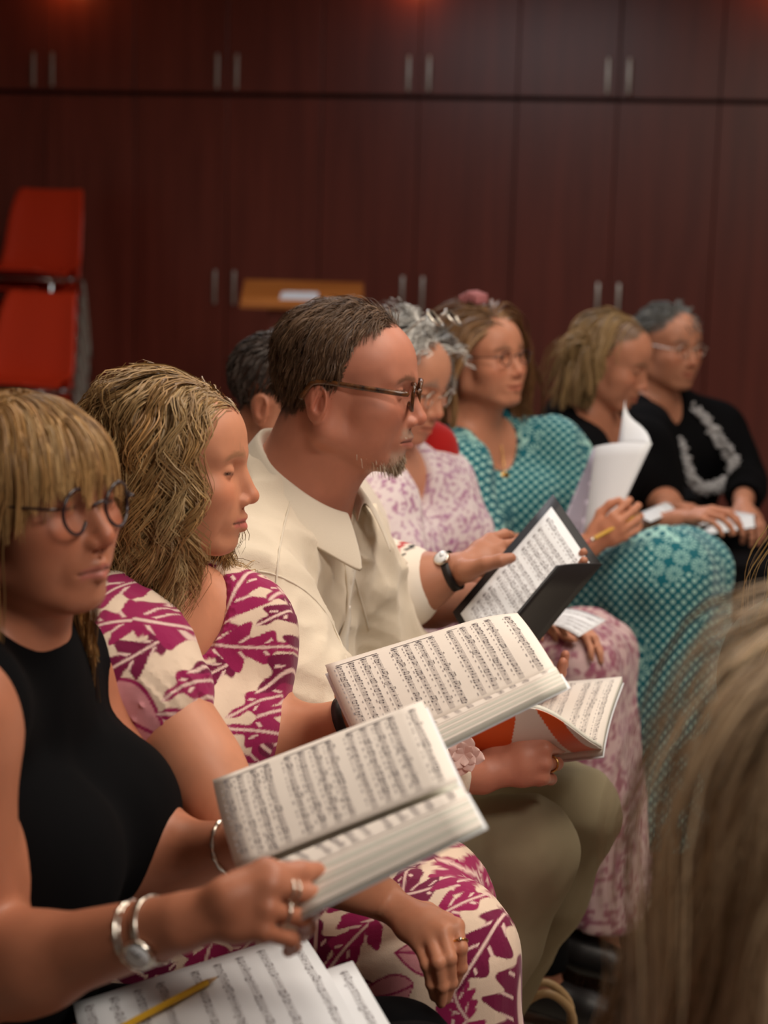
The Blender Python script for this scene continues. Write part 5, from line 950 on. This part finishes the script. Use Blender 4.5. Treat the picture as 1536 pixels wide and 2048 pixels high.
# score of the woman in black
t = thing('music_book', 'open white choral score with a lifted leaf, thumb of the woman in black on it', 'book')
A0, A1, S0, S1, R0, R1 = P(425, 1560, 1.83), P(845, 1400, 1.785), P(482, 1752, 1.69), P(925, 1577, 1.625), P(588, 1826, 1.53), P(962, 1642, 1.475)
L = surf(A0, A1, S0, S1, lambda u, v: .006*np.sin(math.pi*u)+.010*u); part('page', slab(L, 0, .0004, 16, 10), M['paper'], t); notation(t, L, stave_rows(13), rng, sp=.0015, systems=4)
LB = surf(A0-V(0, 0, .003), A1-V(0, 0, .003), S0, S1, lambda u, v: .001*np.sin(math.pi*u)); part('page_block', slab(LB, .0030, .0075, 8, 8, .012), M['paper_edge'], t)
Rr = surf(S0, S1, R0, R1, lambda u, v: .007*np.sin(math.pi*np.clip(u, 0, 1)**.6)); RA = sub_surf(Rr, .0, .47); part('page', slab(RA, 0, .0004, 10, 10), M['paper'], t); notation(t, Rr, stave_rows(13), rng, sp=.0015, u1=.42, lyric=False); fan(t, Rr, .45); part('page_block', slab(Rr, .0034, .007, 14, 8, .002), M['paper_edge'], t)
cvL = surf(A0, A1, S0, S1); cvR = surf(S0, S1, R0, R1, lambda u, v: .007*np.sin(math.pi*np.clip(u, 0, 1)**.6)); part('cover', join([slab(cvL, .0112, .0120, 6, 6, -.004), slab(cvR, .0074, .0084, 12, 6, -.012)]), M['paper_cool'], t)
# score of the woman in the leaf print
t = thing('music_book', 'thick open choral score with a rolled top corner, held by the leaf-print woman', 'book')
A0, A1, S0, S1, R0, R1 = P(650, 1330, 2.22), P(1030, 1214, 2.18), P(728, 1506, 2.06), P(1112, 1338, 2.00), P(778, 1532, 1.93), P(1128, 1360, 1.90)
bend = lambda u, v: .010*np.sin(math.pi*u)-.020*np.clip(v-.75, 0, 1)**2*(1-u)*8
L = surf(A0, A1, S0, S1, bend); part('page', slab(L, 0, .0004, 16, 16), M['paper'], t); notation(t, L, stave_rows(13), rng, sp=.0015, systems=4)
LB = surf(A0-V(0, 0, .004), A1-V(0, 0, .012), S0, S1); part('page_block', slab(LB, .002, .010, 8, 8, .004), M['paper_edge'], t)
Rr = surf(S0, S1, R0, R1, lambda u, v: .006*np.sin(math.pi*np.clip(u, 0, 1)**.6)); RA = sub_surf(Rr, .0, .47); part('page', slab(RA, 0, .0004, 10, 10), M['paper'], t); notation(t, Rr, stave_rows(13), rng, sp=.0015, u1=.4, lyric=False); fan(t, Rr, .45); part('page_block', slab(Rr, .0034, .010, 14, 8, .002), M['paper_edge'], t)
part('cover', join([slab(surf(A0-V(0, 0, .004), A1-V(0, 0, .012), S0, S1), .0104, .0114, 6, 6, -.012), slab(surf(S0, S1, R0, R1, lambda u, v: .006*np.sin(math.pi*np.clip(u, 0, 1)**.6)), .0104, .0114, 12, 6, -.012)]), M['paper_cool'], t)
# orange-banded score of the man in cream
t = thing('music_book', 'open score with orange and white banded cover, held from below by the man in cream', 'book')
S0, S1, A0, A1, N0, N1 = P(890, 1534, 2.62), P(1204, 1498, 2.60), P(960, 1378, 2.86), P(1244, 1353, 2.84), P(885, 1425, 2.50), P(1160, 1408, 2.48)
L = surf(S0, S1, A0, A1, lambda u, v: .012*np.sin(math.pi*np.clip(u, 0, 1)**.7)); part('page', slab(L, 0, .0004, 14, 10), M['paper'], t); notation(t, L, stave_rows(11), rng, systems=4); part('page_block', slab(L, .0006, .012, 14, 8, .001), M['paper_edge'], t)
nu, nv = 70, 110; U, Vv = np.meshgrid(np.linspace(0, 1, nu), np.linspace(0, 1, nv), indexing='ij'); nn = nrm(np.cross(S1-S0, N0-S0)); nn = nn if nn[1] < 0 else -nn
def near(u, v, off=0.0):
    hgt = u*np.sqrt(np.clip(1-np.clip((v-.55)/.47, 0, 1)**2.2, .02, 1)); p = S0*((1-hgt)*(1-v))[..., None]+S1*((1-hgt)*v)[..., None]+N0*(hgt*(1-v))[..., None]+N1*(hgt*v)[..., None]; return p+nn*((.022*np.sin(math.pi*np.clip(hgt, 0, 1)))+off)[..., None]
A = near(U, Vv).reshape(-1, 3); B = near(U, Vv, -.0016).reshape(-1, 3); N_ = nu*nv; f = []
for i in range(nu-1):
    for j in range(nv-1): a = i*nv+j; q = (a, a+1, a+nv+1, a+nv); f += [q, tuple(N_+x for x in q[::-1])]
edge = [i*nv for i in range(nu)]+[(nu-1)*nv+j for j in range(1, nv)]+[i*nv+nv-1 for i in range(nu-2, -1, -1)]+[j for j in range(nv-2, 0, -1)]; f += [(edge[k], edge[(k+1) % len(edge)], N_+edge[(k+1) % len(edge)], N_+edge[k]) for k in range(len(edge))]
vv, uu = Vv.ravel(), U.ravel(); arc = np.hypot((vv-.62)*1.25, uu*.75); cc = np.tile(srgb(214, 206, 196), (N_, 1)); org = srgb(206, 84, 26); cc[(vv-.20*uu < .34)] = org; cc[(np.abs(vv+.16*uu*uu-.90-.02*uu) < .085)] = org
part('cover', (np.vstack([A, B]), f), M['print'], t, col=np.vstack([cc, np.tile(srgb(220, 214, 204), (N_, 1))]))
blk = [near(U, Vv, o).reshape(-1, 3) for o in (-.002, -.009)]; part('page_block', (np.vstack(blk), f), M['paper_edge'], t)
part('back_cover', slab(surf(S0, S1, A0, A1, lambda u, v: .012*np.sin(math.pi*np.clip(u, 0, 1)**.7)), .0125, .0140, 12, 6, -.008), M['paper_cool'], t)
# black folder of the man in the polo shirt
t = thing('music_folder', 'black choir folder with white sheet music inside, held by the polo-shirt man', 'folder')
a0, a1, s1 = P(905, 1224, 2.885), P(1106, 988, 2.99), P(1201, 1126, 2.855); s0 = a0+(s1-a1); n1 = P(1112, 1131, 2.735); n0 = n1+(a0-a1)
Bk = surf(a0, a1, s0, s1); part('back_panel', slab(Bk, 0, .004, 6, 6), M['folder'], t); Fl = surf(s0, s1, n0, n1, lambda u, v: .004*np.sin(math.pi*u)); part('front_panel', slab(Fl, 0, .004, 8, 6), M['folder'], t)
q = lambda u, v: Bk(np.array(u), np.array(v))+Bk.n*.0022; Sh = surf(q(.10, .04), q(.10, .94), q(.93, .04), q(.93, .94), lambda u, v: .003*np.sin(math.pi*u)); part('sheet', slab(Sh, 0, .0005, 8, 8), M['paper_cool'], t); notation(t, Sh, stave_rows(13, .10, .92), rng, sp=.0019, dark=M['ink'])
# papers of the woman in teal
t = thing('sheet_music', 'sheaf of pale music sheets with one curled leaf, held up by the teal-dressed woman', 'papers')
q0, q1, q2, q3 = P(1166, 1080, 3.86), P(1190, 893, 3.95), P(1214, 1078, 3.80), P(1304, 886, 3.84)
G = surf(q0, q1, q2, q3, lambda u, v: .012*np.sin(math.pi*u)); part('sheet', slab(G, 0, .0008, 8, 8, n=nrm(V(0, 1, 0))), M['paper_cool'], t)
H_ = surf(P(1112, 1076, 3.95), P(1186, 897, 4.02), q0, q1); part('sheet', slab(H_, 0, .0008, 6, 6, n=nrm(V(0, 1, 0))), mat('lilac_paper', srgb(186, 178, 196), rough=.8), t)
K = np.array([[lerp(lerp(P(1236, 893, 3.93), P(1302, 887, 3.845), u), P(1250+8*u*(1-v*1), 800+30*u, 3.99), v)+V(.012*math.sin(3.1*v)*u, 0, 0) for v in np.linspace(0, 1, 8)] for u in np.linspace(0, 1, 6)]).reshape(-1, 3); f = [(i*8+j, i*8+j+1, i*8+j+9, i*8+j+8) for i in range(5) for j in range(7)]; o = part('curled_leaf', (K, f), M['paper_cool'], t); md = o.modifiers.new('thick', 'SOLIDIFY'); md.thickness = .0006
def pencil(label, a, b, r=.0037):
    t = thing('pencil', label, 'pencil'); d = nrm(b-a); L_ = np.linalg.norm(b-a); part('shaft', tube([a+d*.022, a+d*(L_-.020)], r, 6), M['pencil'], t, False); part('tip', tube([a+d*(L_-.020), b-d*.004], [r, r*.25], 6), M['wood_raw'], t); part('lead', tube([b-d*.004, b], [r*.25, .0002], 6), M['graphite'], t); part('eraser', tube([a, a+d*.010], r*.95, 10), mat('pink_rubber', srgb(200, 120, 110), rough=.8), t); part('ferrule', tube([a+d*.010, a+d*.022], r*1.06, 10), M['silver'], t)
pencil('yellow pencil in the hand of the woman in teal', P(1172, 1086, 3.74), P(1282, 1026, 3.78), .0042)
def booklet(label, c, cover=True, sp=.0017, n=8, m='paper_cool', open2=None):
    t = thing('sheet_music', label, 'papers'); S = surf(*c, lambda u, v: .006*np.sin(math.pi*u)); part('sheet', slab(S, 0, .0006, 8, 8), M[m], t); notation(t, S, stave_rows(n), rng, sp=sp, lyric=False)
    if open2: S2 = surf(c[2], c[3], *open2, lambda u, v: .008*np.sin(math.pi*np.clip(u, 0, 1)**.6)); part('sheet', slab(S2, 0, .0006, 8, 8), M[m], t); part('cover', slab(S2, .002, .004, 8, 6, -.01), M['folder'], t)
    return t, S
booklet('white music sheet on the lap of the grey-haired woman', (P(1086, 1247, 3.22), P(1118, 1216, 3.30), P(1158, 1273, 3.16), P(1212, 1240, 3.24)), n=6)
booklet('open white booklet on the lap of the garland wearer', (P(1366, 1056, 4.42), P(1440, 1026, 4.60), P(1440, 1052, 4.36), P(1512, 1030, 4.50)), n=6, open2=(P(1388, 1072, 4.28), P(1510, 1054, 4.36)))
booklet('grey sheet in front of the woman with the bob', (P(1262, 1034, 4.22), P(1330, 1004, 4.40), P(1300, 1044, 4.16), P(1352, 1022, 4.30)), n=6)
# loose sheets and pencil on the lap of the woman in black
T0, T1, E1 = P(146, 2006, 1.84), P(602, 1861, 1.99), P(730, 2080, 1.70); E0 = T0+(E1-T1)
t, S = booklet('loose music sheets with a pencil on them, on black lap at the bottom edge', (T0, T1, E0, E1), n=9, sp=.0019); S3 = surf(*(S(np.array(u), np.array(v))-V(0, 0, .003)+(.035*nrm(T1-T0)) for u, v in ((.42, 0), (.42, 1), (1.2, 0), (1.2, 1)))); part('sheet', slab(S3, 0, .0006, 6, 6), M['paper_cool'], t); notation(t, S3, stave_rows(9), rng, sp=.0019, lyric=False)
pa, pb = S(np.array(.37), np.array(.25))+S.n*.0056, S(np.array(.24), np.array(.58))+S.n*.0056; pa = pb+nrm(pa-pb)*.178; pencil('yellow pencil lying on the loose sheets at the bottom edge', pa, pb)
# bags on the floor
t = thing('handbag', 'brown handbag with a tan loop handle on the tiles at the bottom edge', 'bag'); c = P(1085, 2090, 3.06)*V(1, 1, 0); F = Field(*[axis((c-V(.2, .14, .03))[a], (c+V(.2, .14, .3))[a], .007) for a in range(3)]); F.ell(c+V(0, 0, .05), (.12, .06, .055), .03); F.ell(c+V(0, 0, .10), (.10, .035, .05), .04); F.half(c+V(0, 0, .001), V(0, 0, -1), .004); v, q = F.mesh(); part('body', (v, q), M['leather'], t)
for s in (-1, 1): part('handle', tube(spline([c+V(-.05, s*.018, .12), c+V(-.045, s*.02, .19), c+V(0, s*.022, .225), c+V(.045, s*.02, .19), c+V(.05, s*.018, .12)], 20), .0075, 8), mat('tan_leather', srgb(176, 146, 104), rough=.5), t)
t = thing('woven_bag', 'shaggy brown straw bag with thin straps on the floor beside the olive trousers', 'bag'); c = P(1165, 1880, 3.62)*V(1, 1, 0); n = 2600; d = rng.normal(size=(n, 3)); d /= np.linalg.norm(d, axis=1)[:, None]; d[:, 2] = np.abs(d[:, 2]); rt = c+V(0, 0, .03)+d*V(.105, .075, .13); Pn = grow(rt, d+V(0, 0, -.6), rng.uniform(.025, .05, n), 5, [], rng, .15, .25); Pn[..., 2] = np.maximum(Pn[..., 2], .003)
F = Field(*[axis((c-V(.16, .13, .02))[a], (c+V(.16, .13, .22))[a], .007) for a in range(3)]); F.ell(c+V(0, 0, .035), (.104, .074, .125), .01); F.half(c+V(0, 0, .001), V(0, 0, -1), .004); v, q = F.mesh(); part('body', (v, q), mat('dark_straw', srgb(70, 50, 38), rough=.9), t); o = ribbons('straw_fringe', t, M['hair'], Pn, c, .004, strand_cols(np.zeros(n, int), rng, [srgb(92, 66, 50)], .3), rng); o['kind'] = 'stuff'
for s in (-1, 1): part('strap', tube(spline([c+V(-.03, s*.03, .14), c+V(-.01, s*.035, .21), c+V(.04, s*.03, .20), c+V(.085, s*.03, .10)], 16), .005, 7), M['leather'], t)
# silk flower at the cream cuff
t = thing('silk_flower', 'pale pink silk flower at the cream cuff beneath the scores', 'flower'); c = P(928, 1508, 2.425); rg = np.random.default_rng(8)
for k in range(16):
    a = k*2.4; r = .014+.0011*k; tilt = .75-.045*k; d = nrm(V(math.cos(a), -tilt, math.sin(a))); e = nrm(np.cross(d, V(0, 1, 0))); m_ = np.cross(e, d); rows = [(0, .10), (.35, .34), (.7, .42), (.9, .26), (1.05, .03)]; v = []
    for h, w_ in rows: v += [c+d*r*h-e*r*w_+m_*(.10*r*h*h), c+d*r*h-m_*r*.08*(1-h), c+d*r*h+e*r*w_+m_*(.10*r*h*h)]
    f = [(i*3+j, i*3+j+1, i*3+j+4, i*3+j+3) for i in range(4) for j in range(2)]; o = part('petal', (np.array(v), f), M['silk'], t); md = o.modifiers.new('sub', 'SUBSURF'); md.levels = md.render_levels = 2
part('calyx', tube([c+V(0, .012, -.002), c], [.004, .006], 8), M['silk'], t)
# ------------------------------------------------------------------ finish: move every Empty to the base of its thing
for o in list(SC.objects):
    if o.parent is None and o.type == 'EMPTY' and tuple(o.location) == (0, 0, 0):
        pts = [v for c in o.children_recursive if c.type == 'MESH' for v in ((np.array(c.bound_box)+np.array(c.location)) if c.parent is not o or True else [])]
        if not pts: continue
        pts = np.array(pts); b_ = np.array([(pts[:, 0].min()+pts[:, 0].max())/2, (pts[:, 1].min()+pts[:, 1].max())/2, pts[:, 2].min()]); o.location = b_
        for c in o.children: c.location = np.array(c.location)-b_
